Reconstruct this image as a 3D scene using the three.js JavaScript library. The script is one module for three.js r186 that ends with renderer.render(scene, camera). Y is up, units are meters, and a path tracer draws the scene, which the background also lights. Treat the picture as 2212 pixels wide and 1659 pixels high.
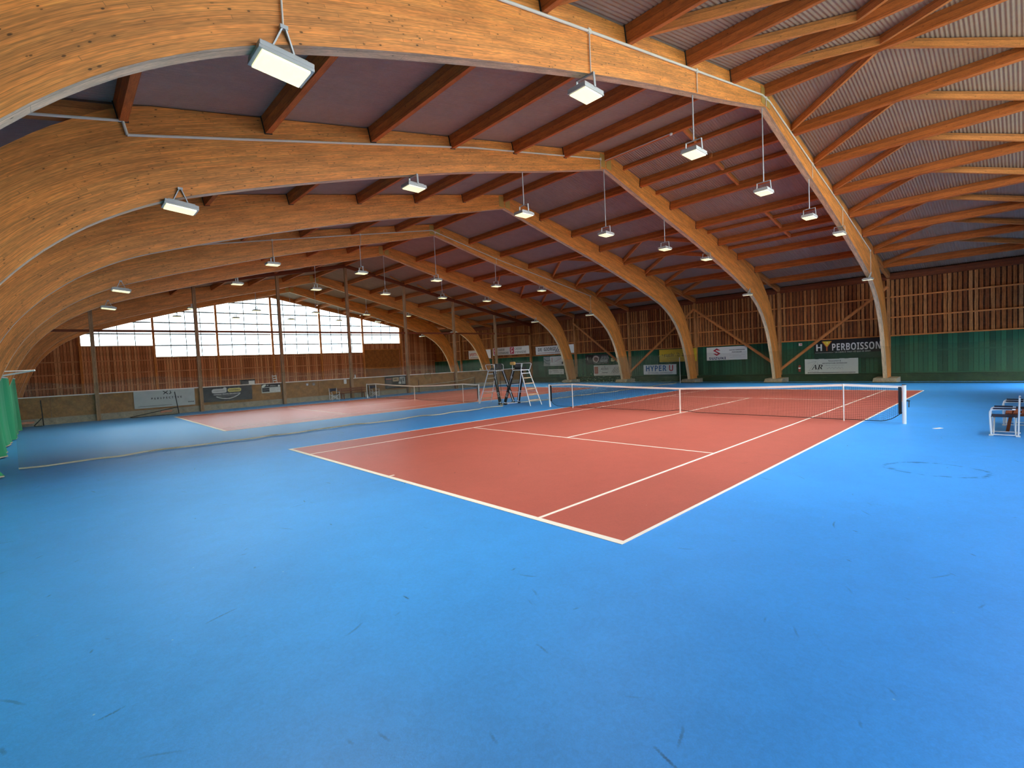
import * as THREE from 'three';
import { mergeGeometries } from 'three/addons/utils/BufferGeometryUtils.js';
import { RoundedBoxGeometry } from 'three/addons/geometries/RoundedBoxGeometry.js';

// ------------------------------------------------------------------ camera, sky, exposure
const scene = new THREE.Scene();
const camera = new THREE.PerspectiveCamera(76.68, 2212 / 1659, 0.05, 400);
camera.position.set(3.182, 2.15, 4.598);
camera.rotation.order = 'YXZ';
camera.rotation.set(-0.04579, 0.8168, -0.04661);
scene.add(camera);

const SKY = 13;                                   // bright overcast day outside
scene.background = new THREE.Color().setRGB(0.92 * SKY, 1.0 * SKY, 1.08 * SKY);

const renderer = new THREE.WebGLRenderer({ antialias: true });
renderer.toneMapping = THREE.LinearToneMapping;
renderer.toneMappingExposure = 1.0;
renderer.shadowMap.enabled = true;
const LAMP_I = 58;                                 // candela-like strength of one floodlight
const LAMP_C = new THREE.Color().setRGB(1.0, 0.88, 0.66);

// ------------------------------------------------------------------ layout, all in metres
// arches stand across x, spaced 5.825 m; the hall spans z; ridge at z = RZ
const XA = k => -2.25 - 5.825 * k, BAY = 5.825, RZ = -11.5;
const roofY = s => 10.1 - 0.197 * Math.abs(s);
const SLOPE = Math.atan(0.197);
const XNEAR = 4.9, XFAR = -48.85, XPART = -31.375;
const ZBACK = -30.9, ZFRONT = 7.9;
const HALF = 19.4;

// ------------------------------------------------------------------ helpers
function mulberry(a) { return () => { a |= 0; a = a + 0x6D2B79F5 | 0; let t = Math.imul(a ^ a >>> 15, 1 | a); t = t + Math.imul(t ^ t >>> 7, 61 | t) ^ t; return ((t ^ t >>> 14) >>> 0) / 4294967296; }; }
const rnd = mulberry(7);
const R = (a, b) => a + (b - a) * rnd();
const used = new Map();
function numbered(name) { const n = used.get(name) || 0; used.set(name, n + 1); return n ? `${name}_${String(n).padStart(3, '0')}` : name; }
const V = (x, y, z) => new THREE.Vector3(x, y, z);

function obj(name, geos, mat, parent) {
  const g = Array.isArray(geos) ? (geos.length > 1 ? mergeGeometries(geos.map(q => q.index ? q.toNonIndexed() : q)) : geos[0]) : geos;
  const m = new THREE.Mesh(g, mat);
  m.castShadow = m.receiveShadow = true;
  if (parent && parent !== scene) { m.name = name; parent.add(m); } else { m.name = numbered(name); scene.add(m); }
  return m;
}
function thing(name, label, category, pos = [0, 0, 0], turn = 0, group, kind) {
  const o = new THREE.Group(); o.name = numbered(name); o.position.set(...pos); o.rotation.y = turn; scene.add(o);
  o.userData = { label, category };
  if (group) o.userData.group = group;
  if (kind) o.userData.kind = kind;
  return o;
}
function setting(name, label, category) {
  const o = new THREE.Group(); o.name = name; scene.add(o); o.userData = { label, category, kind: 'structure' }; return o;
}
function tag(o, label, category, group, kind) { o.userData = { label, category }; if (group) o.userData.group = group; if (kind) o.userData.kind = kind; return o; }
function copy(src, pos, label, turn) {
  const c = src.clone(); c.name = numbered(src.name.replace(/_\d{3}$/, '')); c.userData = { ...src.userData, label };
  c.position.set(...pos); if (turn !== undefined) c.rotation.y = turn; scene.add(c); return c;
}
// box with uv in metres, u along its longest side
function box(w, h, d, x = 0, y = 0, z = 0) {
  const g = new THREE.BoxGeometry(w, h, d), uv = g.attributes.uv, p = g.attributes.position, n = g.attributes.normal;
  const long = w >= h && w >= d ? 0 : h >= d ? 1 : 2;
  for (let i = 0; i < uv.count; i++) {
    const q = [p.getX(i), p.getY(i), p.getZ(i)], nn = [Math.abs(n.getX(i)), Math.abs(n.getY(i)), Math.abs(n.getZ(i))];
    const axes = [0, 1, 2].filter(a => nn[a] < 0.5);
    const a = axes.includes(long) ? long : axes[0], b = axes.find(k => k !== a);
    uv.setXY(i, q[a], q[b] + 0.37 * nn[1] + 0.11 * nn[2]);
  }
  g.translate(x, y, z); return g;
}
// bar between two points with a rectangular section (w across, h in the up direction)
function bar(a, b, w, h = w, up = V(0, 1, 0)) {
  const d = b.clone().sub(a), L = d.length(); d.normalize();
  const g = box(L, h, w); const z = d.clone().cross(up).normalize(), y = z.clone().cross(d);
  g.applyMatrix4(new THREE.Matrix4().makeBasis(d, y, z)); const m = a.clone().add(b).multiplyScalar(0.5); g.translate(m.x, m.y, m.z); return g;
}
function rod(a, b, r, seg = 8, r2 = r) {
  const d = b.clone().sub(a), L = d.length(), g = new THREE.CylinderGeometry(r2, r, L, seg);
  g.applyQuaternion(new THREE.Quaternion().setFromUnitVectors(V(0, 1, 0), d.normalize())); const m = a.clone().add(b).multiplyScalar(0.5); g.translate(m.x, m.y, m.z); return g;
}
function pipe(pts, r, seg = 8, n = 0, tension = 0.05) {
  const c = new THREE.CatmullRomCurve3(pts, false, 'catmullrom', tension);
  return new THREE.TubeGeometry(c, n || pts.length * 6, r, seg, false);
}
function soup(positions, uvs) {                    // triangle soup -> geometry with flat normals
  const g = new THREE.BufferGeometry();
  g.setAttribute('position', new THREE.Float32BufferAttribute(positions, 3));
  g.setAttribute('uv', new THREE.Float32BufferAttribute(uvs, 2));
  g.computeVertexNormals(); return g;
}

// ------------------------------------------------------------------ computed textures
function lattice(seed, w, h) { const r = mulberry(seed), a = new Float32Array(w * h); for (let i = 0; i < a.length; i++) a[i] = r(); return { a, w, h }; }
function vnoise(l, x, y) {                          // tileable value noise on a lattice
  const xi = Math.floor(x), yi = Math.floor(y), fx = x - xi, fy = y - yi, ux = fx * fx * (3 - 2 * fx), uy = fy * fy * (3 - 2 * fy);
  const x0 = ((xi % l.w) + l.w) % l.w, x1 = (x0 + 1) % l.w, y0 = (((yi % l.h) + l.h) % l.h) * l.w, y1 = (((yi + 1) % l.h + l.h) % l.h) * l.w;
  return (l.a[y0 + x0] * (1 - ux) + l.a[y0 + x1] * ux) * (1 - uy) + (l.a[y1 + x0] * (1 - ux) + l.a[y1 + x1] * ux) * uy;
}
function dataTex(W, H, fn, srgb = true) {
  const d = new Uint8Array(W * H * 4), c = [0, 0, 0];
  for (let y = 0; y < H; y++) for (let x = 0; x < W; x++) { fn(x, y, c); const i = (y * W + x) * 4; d[i] = Math.max(0, Math.min(255, c[0])); d[i + 1] = Math.max(0, Math.min(255, c[1])); d[i + 2] = Math.max(0, Math.min(255, c[2])); d[i + 3] = 255; }
  const t = new THREE.DataTexture(d, W, H); t.wrapS = t.wrapT = THREE.RepeatWrapping; t.magFilter = THREE.LinearFilter; t.minFilter = THREE.LinearMipmapLinearFilter; t.generateMipmaps = true;
  if (srgb) t.colorSpace = THREE.SRGBColorSpace; t.needsUpdate = true; return t;
}
// glued lamellae: MU x MV metres, lamellae 40 mm thick with finger joints and knots
function glulamTex(seed, W, H, MU, MV, lam, base, knots = 1) {
  const r = mulberry(seed), rows = Math.round(MV / lam), boards = [];
  for (let i = 0; i < rows; i++) { const cuts = []; let u = r() * 2; while (u < MU) { cuts.push({ u, t: 0.94 + 0.12 * r(), w: r() - 0.5, o: r() * 50 }); u += 1.6 + 3.2 * r(); } boards.push(cuts); }
  const kn = []; const nk = Math.round(rows * MU * 0.7 * knots);
  for (let i = 0; i < nk; i++) { const row = Math.floor(r() * rows); const big = r(); kn.push({ u: r() * MU, v: (row + 0.2 + 0.6 * r()) * lam, a: 0.008 + 0.016 * big, b: 0.005 + 0.006 * big, d: 0.2 + 0.4 * r(), row }); }
  const byRow = Array.from({ length: rows }, () => []); kn.forEach(k => byRow[k.row].push(k));
  const l1 = lattice(seed + 1, 64, 512), l2 = lattice(seed + 2, 128, 128), l3 = lattice(seed + 3, 16, 16), l4 = lattice(seed + 4, 24, 300);
  return dataTex(W, H, (x, y, c) => {
    const u = x / W * MU, v = y / H * MV, row = Math.min(rows - 1, Math.floor(v / lam)), f = v / lam - row;
    const cuts = boards[row]; let b = cuts[cuts.length - 1], edge = 9; for (const q of cuts) { if (u >= q.u) b = q; edge = Math.min(edge, Math.abs(u - q.u)); }
    let g = b.t + 0.2 * (vnoise(l4, u / MU * 24 + b.o * 3, v / MV * 300) - 0.5) + 0.18 * (vnoise(l1, u / MU * 64 + b.o, v / MV * 512) - 0.5) + 0.12 * (vnoise(l2, u / MU * 128, v / MV * 128) - 0.5) + 0.16 * (vnoise(l3, u / MU * 16, v / MV * 16) - 0.5);
    if (f < 0.07 || f > 0.95) g *= 0.87;
    if (edge < 0.004) g *= 0.84;
    let k = 0; for (const q of byRow[row]) { const du = (u - q.u) / q.a, dv = (v - q.v) / q.b, e = du * du + dv * dv; if (e < 1) k = Math.max(k, q.d * (1 - e * e)); else if (e < 9) g *= 1 - 0.05 * (1 - e / 9); }
    g *= 1 - k;
    const w = b.w * 0.05;
    c[0] = base[0] * g * (1 - w); c[1] = base[1] * g; c[2] = base[2] * g * (1 + w) * (1 - 0.35 * k);
  });
}
function speckTex(seed, W, base, amp, fine = 1, tint = 0) {
  const l1 = lattice(seed, 256, 256), l2 = lattice(seed + 1, 32, 32), l3 = lattice(seed + 2, 8, 8), r = mulberry(seed + 3);
  return dataTex(W, W, (x, y, c) => {
    const u = x / W, v = y / W, n = fine * (r() - 0.5) + 0.8 * (vnoise(l1, u * 256, v * 256) - 0.5) + 0.8 * (vnoise(l2, u * 32, v * 32) - 0.5) + 0.9 * (vnoise(l3, u * 8, v * 8) - 0.5), g = 1 + amp * n, t = tint * (vnoise(l2, u * 32 + 7, v * 32 + 3) - 0.5);
    c[0] = base[0] * g * (1 + t); c[1] = base[1] * g; c[2] = base[2] * g * (1 - t);
  });
}
// painted floor: fine grain, cloudy wear, rubber scuffs, stray pale specks
function floorTex(seed, W, M, base, scuffs) {
  const l1 = lattice(seed, 512, 512), l2 = lattice(seed + 1, 64, 64), l3 = lattice(seed + 2, 12, 12), r = mulberry(seed + 3);
  const mark = new Float32Array(W * W);
  const dab = (u, v, rad, a) => { const R0 = Math.max(1, rad / M * W), x0 = Math.floor(u / M * W), y0 = Math.floor(v / M * W); for (let y = -Math.ceil(R0); y <= R0; y++) for (let x = -Math.ceil(R0); x <= R0; x++) { const e = (x * x + y * y) / (R0 * R0); if (e <= 1) { const i = (((y0 + y) % W + W) % W) * W + (((x0 + x) % W + W) % W); mark[i] = a < 0 ? Math.min(mark[i], a) : Math.max(mark[i], a); } } };
  for (let i = 0; i < scuffs; i++) {
    let u = r() * M, v = r() * M, a = r() * 6.28; const bend = (r() - 0.5) * 0.25, n = 6 + r() * r() * 46, d = 0.08 + 0.4 * r() * r(), w = 0.004 + 0.005 * r();
    for (let k = 0; k < n; k++) { dab(u, v, w, -d * (1 - Math.abs(2 * k / n - 1) * 0.7)); u += Math.cos(a) * 0.007; v += Math.sin(a) * 0.007; a += bend * 0.1; }
  }
  for (let i = 0; i < scuffs * 0.35; i++) dab(r() * M, r() * M, 0.003 + 0.005 * r() * r(), 0.25 + 0.5 * r());
  return dataTex(W, W, (x, y, c) => {
    const u = x / W, v = y / W; let g = 1 + 0.06 * (r() - 0.5) + 0.04 * (vnoise(l1, u * 512, v * 512) - 0.5) + 0.03 * (vnoise(l2, u * 64, v * 64) - 0.5) + 0.04 * (vnoise(l3, u * 12, v * 12) - 0.5);
    const m = mark[y * W + x]; if (m < 0) g *= 1 + m; const p = m > 0 ? m : 0;
    for (let k = 0; k < 3; k++) c[k] = base[k] * g * (1 - p) + 225 * p;
  });
}
const rep = (t, u, v) => { const q = t.clone(); q.repeat.set(u, v); q.needsUpdate = true; return q; };

const glulam = glulamTex(11, 2048, 1024, 8, 1.44, 0.04, [222, 142, 68]);
const glulamArch = rep(glulam, 1 / 8, 1 / 1.44);
const sawn = glulamTex(31, 1024, 512, 4, 0.9, 0.15, [192, 118, 58], 0.5);
const sawnM = rep(sawn, 1 / 4, 1 / 0.9);
const paleWoodM = rep(glulamTex(41, 1024, 512, 4, 0.9, 0.15, [206, 176, 138], 0.6), 1 / 4, 1 / 0.9);
const rough = glulamTex(51, 512, 512, 3, 0.9, 0.18, [198, 146, 96], 1.2);
const roughM = rep(rough, 1 / 3, 1 / 0.9);
const blueTex = rep(floorTex(71, 2048, 12, [56, 152, 236], 150), 1 / 12, 1 / 12);
const redTex = rep(floorTex(81, 2048, 12, [178, 94, 84], 90), 1 / 12, 1 / 12);
const boardTex = rep(speckTex(91, 512, [146, 104, 54], 0.22, 0.5, 0.06), 1 / 1.6, 1 / 1.6);
const sheetTex = rep(speckTex(95, 512, [150, 126, 110], 0.06, 0.6, 0.03), 1 / 3, 1 / 3);
const concTex = rep(speckTex(99, 512, [150, 140, 120], 0.22, 0.3, 0.05), 1 / 1.5, 1 / 1.5);
const grainBump = rep(dataTex(512, 512, ((l1, l2, r) => (x, y, c) => { c[0] = c[1] = c[2] = 128 + 90 * (vnoise(l1, x / 2, y / 2) - 0.5) + 60 * (vnoise(l2, x / 8, y / 8) - 0.5); })(lattice(5, 256, 256), lattice(6, 64, 64)), false), 1 / 0.5, 1 / 0.5);

const mat = (o) => new THREE.MeshStandardMaterial({ roughness: 0.8, ...o });
const M = {
  arch: mat({ map: glulamArch, roughness: 0.55 }),
  purlin: mat({ map: sawnM, roughness: 0.75, color: 0xf0d8b8 }),
  timber: mat({ map: sawnM, roughness: 0.75 }),
  pale: mat({ map: paleWoodM, roughness: 0.8 }),
  soffitWood: mat({ map: paleWoodM, roughness: 0.6 }),
  post: mat({ map: paleWoodM, roughness: 0.8, color: 0xe0b080 }),
  greyed: mat({ map: paleWoodM, roughness: 0.8, color: 0xc4b2a0 }),
  dark: mat({ map: sawnM, roughness: 0.8, color: 0x9a7a68 }),
  sheet: mat({ map: sheetTex, roughness: 0.58, side: THREE.DoubleSide }),
  blue: mat({ map: blueTex, roughness: 0.46, bumpMap: grainBump, bumpScale: 0.0008 }),
  red: mat({ map: redTex, roughness: 0.42, bumpMap: grainBump, bumpScale: 0.0008 }),
  line: mat({ color: 0xe8e6de, roughness: 0.6 }),
  concrete: mat({ map: concTex, roughness: 0.9 }),
  backing: mat({ map: roughM, color: 0x7a6254, roughness: 0.9 }),
  greenBack: mat({ color: 0x12301f, roughness: 0.85 }),
  greenPlinth: mat({ color: 0x2f6a48, map: concTex, roughness: 0.85 }),
  steel: mat({ color: 0x9aa0a2, roughness: 0.45, metalness: 0.6 }),
  galv: mat({ color: 0xb9bdbb, roughness: 0.5, metalness: 0.3 }),
  lampBody: mat({ color: 0xb4b6b2, roughness: 0.5, metalness: 0.2 }),
  conduit: mat({ color: 0xd9d2c4, roughness: 0.5 }),
  darkSteel: mat({ color: 0x3a3532, roughness: 0.6, metalness: 0.3 }),
  glow: mat({ color: 0xffffff, emissive: new THREE.Color().setRGB(1.0, 0.97, 0.66), emissiveIntensity: 1.15, roughness: 0.4 }),
  offLens: mat({ color: 0xc8d0c8, roughness: 0.3 }),
  white: mat({ color: 0xe9e9e4, roughness: 0.45 }),
  band: mat({ color: 0xefe9e0, roughness: 0.8, side: THREE.DoubleSide }),
  black: mat({ color: 0x17181a, roughness: 0.7 }),
  string: mat({ color: 0x1b1d20, roughness: 0.9 }),
  alu: mat({ color: 0xeceff0, roughness: 0.35, metalness: 0.1 }),
  navy: mat({ color: 0x151c38, roughness: 0.9 }),
  rung: mat({ map: paleWoodM, color: 0xffffff, roughness: 0.7 }),
  board: mat({ map: boardTex, roughness: 0.85 }),
  plate: mat({ color: 0xc8a45c, roughness: 0.5, metalness: 0.4 }),
  pane: new THREE.MeshPhysicalMaterial({ color: 0xffffff, transmission: 1, thickness: 0, roughness: 0.0, ior: 1.3, side: THREE.DoubleSide }),
  paneMilky: new THREE.MeshPhysicalMaterial({ color: new THREE.Color().setRGB(0.4, 0.47, 0.48), transmission: 1, thickness: 0, roughness: 0.25, ior: 1.3, side: THREE.DoubleSide }),
  paneDoor: new THREE.MeshPhysicalMaterial({ color: new THREE.Color().setRGB(0.29, 0.315, 0.325), transmission: 1, thickness: 0, roughness: 0.1, ior: 1.3, side: THREE.DoubleSide }),
  netting: mat({ color: 0x686c58, roughness: 0.95, transparent: true, opacity: 0.2, side: THREE.DoubleSide }),
  nettingOlive: mat({ color: 0x545430, roughness: 0.95, transparent: true, opacity: 0.15, side: THREE.DoubleSide }),
  hem: mat({ color: 0xb9b49c, roughness: 0.9 }),
  curtain: mat({ color: 0x35a06c, roughness: 0.9, side: THREE.DoubleSide }),
  orange: mat({ color: 0xc98468, roughness: 0.8 }),
};
const upperPlanks = [0xe8c8a4, 0xd4ae88, 0xf4dcc0, 0xc49a78, 0xb88c6c].map(c => mat({ map: roughM, color: c, roughness: 0.9 }));
const gablePlanks = [0xf4b49c, 0xdc9c84, 0xffccb4, 0xc88c74].map(c => mat({ map: paleWoodM, color: c, roughness: 0.9 }));
const greenPlanks = [0x195239, 0x144530, 0x1f5c40].map(c => mat({ color: c, roughness: 0.8, bumpMap: grainBump, bumpScale: 0.002 }));

// ================================================================== FLOOR
const floor = setting('floor', 'blue acrylic tennis hall floor with two red courts and white lines', 'floor');
function slab(x0, x1, z0, z1, y0, y1) {
  const g = new THREE.BoxGeometry(x1 - x0, y1 - y0, z1 - z0); g.translate((x0 + x1) / 2, (y0 + y1) / 2, (z0 + z1) / 2);
  const p = g.attributes.position, uv = g.attributes.uv; for (let i = 0; i < p.count; i++) uv.setXY(i, p.getX(i), p.getZ(i)); return g;
}
obj('blue_surface', slab(-31.9, XNEAR + 0.2, ZBACK - 0.1, ZFRONT + 0.1, -0.2, 0), M.blue, floor);
obj('concrete_surface', slab(XFAR - 0.2, -31.9, ZBACK - 0.1, ZFRONT + 0.1, -0.2, 0), M.concrete, floor);
for (const xr of [0, -17.904]) {                    // doubles court 10.97 x 23.77
  const X = u => xr - u, Zv = v => -v;
  obj('court_surface', slab(X(10.97), X(0), -23.77, 0, -0.01, 0.002), M.red, floor);
  const line = (name, u0, u1, v0, v1) => obj(name, slab(X(u1), X(u0), -v1, -v0, 0.0005, 0.005), M.line, floor);
  line('baseline', 0, 10.97, 0, 0.1); line('baseline', 0, 10.97, 23.67, 23.77);
  line('sideline', 0, 0.05, 0.1, 23.67); line('sideline', 10.92, 10.97, 0.1, 23.67);
  line('singles_line', 1.372, 1.422, 0.1, 23.67); line('singles_line', 9.548, 9.598, 0.1, 23.67);
  line('service_line', 1.422, 9.548, 5.485, 5.535); line('service_line', 1.422, 9.548, 18.235, 18.285);
  line('centre_line', 5.46, 5.51, 5.535, 18.235);
  line('centre_mark', 5.46, 5.51, 0.1, 0.2); line('centre_mark', 5.46, 5.51, 23.57, 23.67);
}
// old dark ring left on the paint beside the near court
{
  const al = dataTex(256, 256, ((l) => (x, y, c) => { const u = x / 128 - 1, v = y / 128 - 1, r = Math.hypot(u, v) + 0.1 * (vnoise(l, x / 26, y / 26) - 0.5), n = vnoise(l, x / 9 + 20, y / 9), e = Math.exp(-(((r - 0.84) / 0.05) ** 2)); c[0] = c[1] = c[2] = 190 * e * Math.max(0, n - 0.25); })(lattice(720, 32, 32)), false);
  const g = new THREE.PlaneGeometry(1.6, 1.25); g.rotateX(-Math.PI / 2); g.translate(2.12, 0.003, -6.1);
  obj('ring_mark', g, new THREE.MeshStandardMaterial({ color: 0x16304e, roughness: 0.6, transparent: true, alphaMap: al }), floor);
}
// ground outside the hall
const ground = obj('ground', slab(-160, 140, -150, 130, -0.6, -0.3), mat({ color: 0x8a9080, roughness: 1 }));
tag(ground, 'pale gravel ground outside around the hall', 'ground', null, 'structure');

// ================================================================== ROOF
const ceiling = setting('ceiling', 'pitched roof of grey corrugated sheets on timber purlins', 'roof');
function sheetGeo(x0, x1, side) {                   // corrugated underside, ribs run down the slope
  const pitch = 0.0896, per = 6, n = Math.round((x1 - x0) / pitch) * per, pos = [], uv = [];
  const sN = [0, 0.03 + HALF * 0.34, HALF * 0.67, HALF + 0.55];
  const P = (i, s) => { const x = x0 + (x1 - x0) * i / n, y = roofY(s) + 0.009 * Math.sin(i / per * Math.PI * 2) + 0.009; return [x, y, RZ - side * s]; };
  for (let i = 0; i < n; i++) for (let j = 0; j < sN.length - 1; j++) {
    const a = P(i, sN[j]), b = P(i + 1, sN[j]), c = P(i + 1, sN[j + 1]), d = P(i, sN[j + 1]);
    const q = side > 0 ? [a, d, c, a, c, b] : [a, c, d, a, b, c];
    for (const v of q) { pos.push(...v); uv.push(v[0], (v[2] - RZ)); }
  }
  const g = new THREE.BufferGeometry(); g.setAttribute('position', new THREE.Float32BufferAttribute(pos, 3)); g.setAttribute('uv', new THREE.Float32BufferAttribute(uv, 2));
  g.computeVertexNormals(); return g;
}
const sheetProto = {}; for (const side of [1, -1]) sheetProto[side] = sheetGeo(-BAY, 0, side);
const endProto = {}; for (const side of [1, -1]) endProto[side] = sheetGeo(-BAY, XNEAR - XA(-1) + 0.2, side);   // the end bay runs on to the gable
for (let k = -1; k < 8; k++) for (const side of [1, -1]) obj('roof_sheet', (k < 0 ? endProto : sheetProto)[side], M.sheet, ceiling).position.x = XA(k) - 0.1;
for (const side of [1, -1]) {                       // insulated outer skin closes the roof
  const L = (HALF + 0.8) / Math.cos(SLOPE), g = new THREE.BoxGeometry(XNEAR - XFAR + 1.4, 0.08, L); g.rotateX(side * -SLOPE);
  const s = (HALF + 0.8) / 2; g.translate((XNEAR + XFAR) / 2, roofY(s) + 0.14, RZ - side * s); obj('outer_roof', g, M.sheet, ceiling);
}
const purlinS = [0, 2.47, 4.96, 7.45, 9.94, 12.43, 14.92, 17.4];
const purlinG = box(BAY - 0.2, 0.34, 0.13), smallG = box(BAY - 0.2, 0.17, 0.08);
function purlin(k, s, side, g, depth, name = 'purlin') {
  const m = obj(name, g, M.purlin, ceiling); m.position.set(XA(k) - 0.1 - BAY / 2, roofY(s) - depth / 2 - 0.005, RZ - side * s); m.rotation.x = -side * SLOPE * (s > 0 ? 1 : 0); return m;
}
const endG = box(BAY - 0.2 + XNEAR - XA(-1), 0.34, 0.13, (XNEAR - XA(-1)) / 2);
for (let k = -1; k < 8; k++) for (const s of purlinS) for (const side of s ? [1, -1] : [1]) purlin(k, s, side, k < 0 ? endG : purlinG, 0.34);
const shoeG = box(0.02, 0.36, 0.16);                 // steel shoes that carry the purlin ends on the front arches
for (const k of [0, 1, 2]) for (const s of purlinS.slice(1, 7)) for (const side of [1, -1]) { const m = obj('purlin_shoe', shoeG, M.darkSteel, ceiling); m.position.set(XA(k) + 0.012, roofY(s) - 0.18, RZ - side * s); m.rotation.x = -side * SLOPE; }
// extra trimmers around the old skylights between the first two arches
for (const s of [1.23, 3.72, 8.7, 11.2]) purlin(0, s, 1, smallG, 0.17, 'trimmer');
for (const s of [0.62, 2.9, 4.3, 8.2, 9.3, 10.6]) obj('trimmer', bar(V(XA(0) - 2.75, roofY(s - 0.55) - 0.1, RZ - s + 0.55), V(XA(0) - 2.75, roofY(s + 0.55) - 0.1, RZ - s - 0.55), 0.09, 0.16), M.timber, ceiling);
// chevron wind bracing in the plane of the roof
function chevron(k, i, side) {
  const x0 = XA(k + 1), x1 = XA(k) - 0.2, xm = (x0 + x1) / 2, s0 = purlinS[i], s1 = purlinS[i + 1], dy = 0.125;
  const P = (x, s) => V(x, roofY(s) - dy, RZ - side * s);
  obj('brace', bar(P(x0, s1 - 0.12), P(xm, s0 + 0.1), 0.08, 0.21), M.timber, ceiling);
  obj('brace', bar(P(xm, s0 + 0.1), P(x1, s1 - 0.12), 0.08, 0.21), M.timber, ceiling);
}
for (const side of [1, -1]) for (let i = 0; i < 7; i++) chevron(-1, i, side);
for (const k of [1, 2, 3]) for (let i = 3; i < 7; i++) chevron(k, i, 1);

// ================================================================== ARCHES
const intra = [[0, 9.45], [3.03, 8.69], [5.09, 8.2], [7.1, 7.71], [9, 7.2], [10.75, 6.7], [12.2, 6.26], [13.43, 5.86], [14.4, 5.5], [15.25, 5.04], [15.85, 4.6], [16.35, 4.12], [16.8, 3.55], [17.2, 2.8], [17.6, 1.75], [17.85, 0.9], [18.02, 0.24]];
const extra = [[-0.4, 10.18], [0, 10.08], [14.5, roofY(14.5) - 0.02], [14.95, 7.08], [15.4, 6.8], [16, 6.38], [16.6, 5.85], [17.2, 5.2], [17.7, 4.5], [18.15, 3.6], [18.55, 2.6], [18.85, 1.6], [19.05, 0.8], [19.12, 0.24]];
const intraCurve = new THREE.SplineCurve(intra.map(p => new THREE.Vector2(...p)));
function intraY(s) { s = Math.abs(s); for (let i = 1; i < intra.length; i++) if (intra[i][0] >= s) { const t = (s - intra[i - 1][0]) / (intra[i][0] - intra[i - 1][0]); return intra[i - 1][1] + t * (intra[i][1] - intra[i - 1][1]); } return 0; }
function stations() {
  const n = 84, out = [], pts = intraCurve.getSpacedPoints(n), ex = extra.map(p => new THREE.Vector2(...p)); let u = 0;
  for (let i = 0; i <= n; i++) {
    const p = pts[i]; if (i) u += p.distanceTo(pts[i - 1]);
    const t = (pts[Math.min(n, i + 1)].clone().sub(pts[Math.max(0, i - 1)])).normalize(), nrm = new THREE.Vector2(-t.y, t.x);
    if (nrm.x < 0) nrm.negate();
    let d = nrm; if (i === 0) d = new THREE.Vector2(0, 1); if (i === n) d = new THREE.Vector2(1, 0);
    let best = null;
    for (let j = 0; j < ex.length - 1; j++) {
      const a = ex[j], e = ex[j + 1].clone().sub(a), den = d.x * e.y - d.y * e.x; if (Math.abs(den) < 1e-9) continue;
      const ap = a.clone().sub(p), tt = (ap.x * e.y - ap.y * e.x) / den, ss = (ap.x * d.y - ap.y * d.x) / den;
      if (tt > 0 && ss >= -1e-6 && ss <= 1 + 1e-6 && (best === null || tt < best)) best = tt;
    }
    if (best === null) best = out[out.length - 1].d;
    if (i === n) best = 1.1;
    out.push({ p, q: p.clone().addScaledVector(d, best), u, d: best });
  }
  return out;
}
const ST = stations();
function halfGeo(side, hw = 0.1) {                  // side +1: towards -z, -1: towards +z
  const pos = [], uv = [], idx = []; const shift = side > 0 ? 0 : 3.3;
  const strip = (f) => { const b = pos.length / 3; ST.forEach(s => { for (const [v, t] of f(s)) { pos.push(v[0], v[1], -side * v[2]); uv.push(...t); } }); return b; };
  const quads = (b, flip) => { for (let i = 0; i < ST.length - 1; i++) { const a = b + i * 2, c = a + 1, d = a + 2, e = a + 3; if (flip !== (side < 0)) idx.push(a, c, d, c, e, d); else idx.push(a, d, c, c, d, e); } };
  quads(strip(s => [[[hw, s.p.y, s.p.x], [s.u + shift, 0]], [[hw, s.q.y, s.q.x], [s.u + shift, s.d]]]), true);
  quads(strip(s => [[[-hw, s.p.y, s.p.x], [s.u + shift + 5, 0.31]], [[-hw, s.q.y, s.q.x], [s.u + shift + 5, s.d + 0.31]]]), false);
  quads(strip(s => [[[hw, s.q.y, s.q.x], [s.u, 0.1]], [[-hw, s.q.y, s.q.x], [s.u, 0.3]]]), true);
  const e = ST[ST.length - 1], b = pos.length / 3;                              // foot
  for (const [x, q, t] of [[hw, e.p, [0, 0]], [-hw, e.p, [0.2, 0]], [hw, e.q, [0, 1]], [-hw, e.q, [0.2, 1]]]) { pos.push(x, q.y, -side * q.x); uv.push(...t); }
  idx.push(b, b + 1, b + 2, b + 1, b + 3, b + 2);
  const g = new THREE.BufferGeometry(); g.setAttribute('position', new THREE.Float32BufferAttribute(pos, 3)); g.setAttribute('uv', new THREE.Float32BufferAttribute(uv, 2)); g.setIndex(idx);
  g.computeVertexNormals(); return g;
}
function soffitGeo(side, hw = 0.1) {                // underside strip of the arch, in a paler, less saturated wood tone
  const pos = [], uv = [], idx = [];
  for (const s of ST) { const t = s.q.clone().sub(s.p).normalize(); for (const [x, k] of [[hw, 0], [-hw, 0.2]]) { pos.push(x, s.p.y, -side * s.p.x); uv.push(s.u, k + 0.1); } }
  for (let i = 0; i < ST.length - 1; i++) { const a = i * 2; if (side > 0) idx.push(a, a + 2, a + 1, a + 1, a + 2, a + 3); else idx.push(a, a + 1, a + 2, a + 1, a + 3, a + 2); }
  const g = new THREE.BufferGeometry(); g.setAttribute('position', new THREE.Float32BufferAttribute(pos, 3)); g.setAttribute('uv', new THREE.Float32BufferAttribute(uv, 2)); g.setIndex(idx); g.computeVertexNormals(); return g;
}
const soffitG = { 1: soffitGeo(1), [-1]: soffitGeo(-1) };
const halfG = { 1: halfGeo(1), [-1]: halfGeo(-1) };
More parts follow.
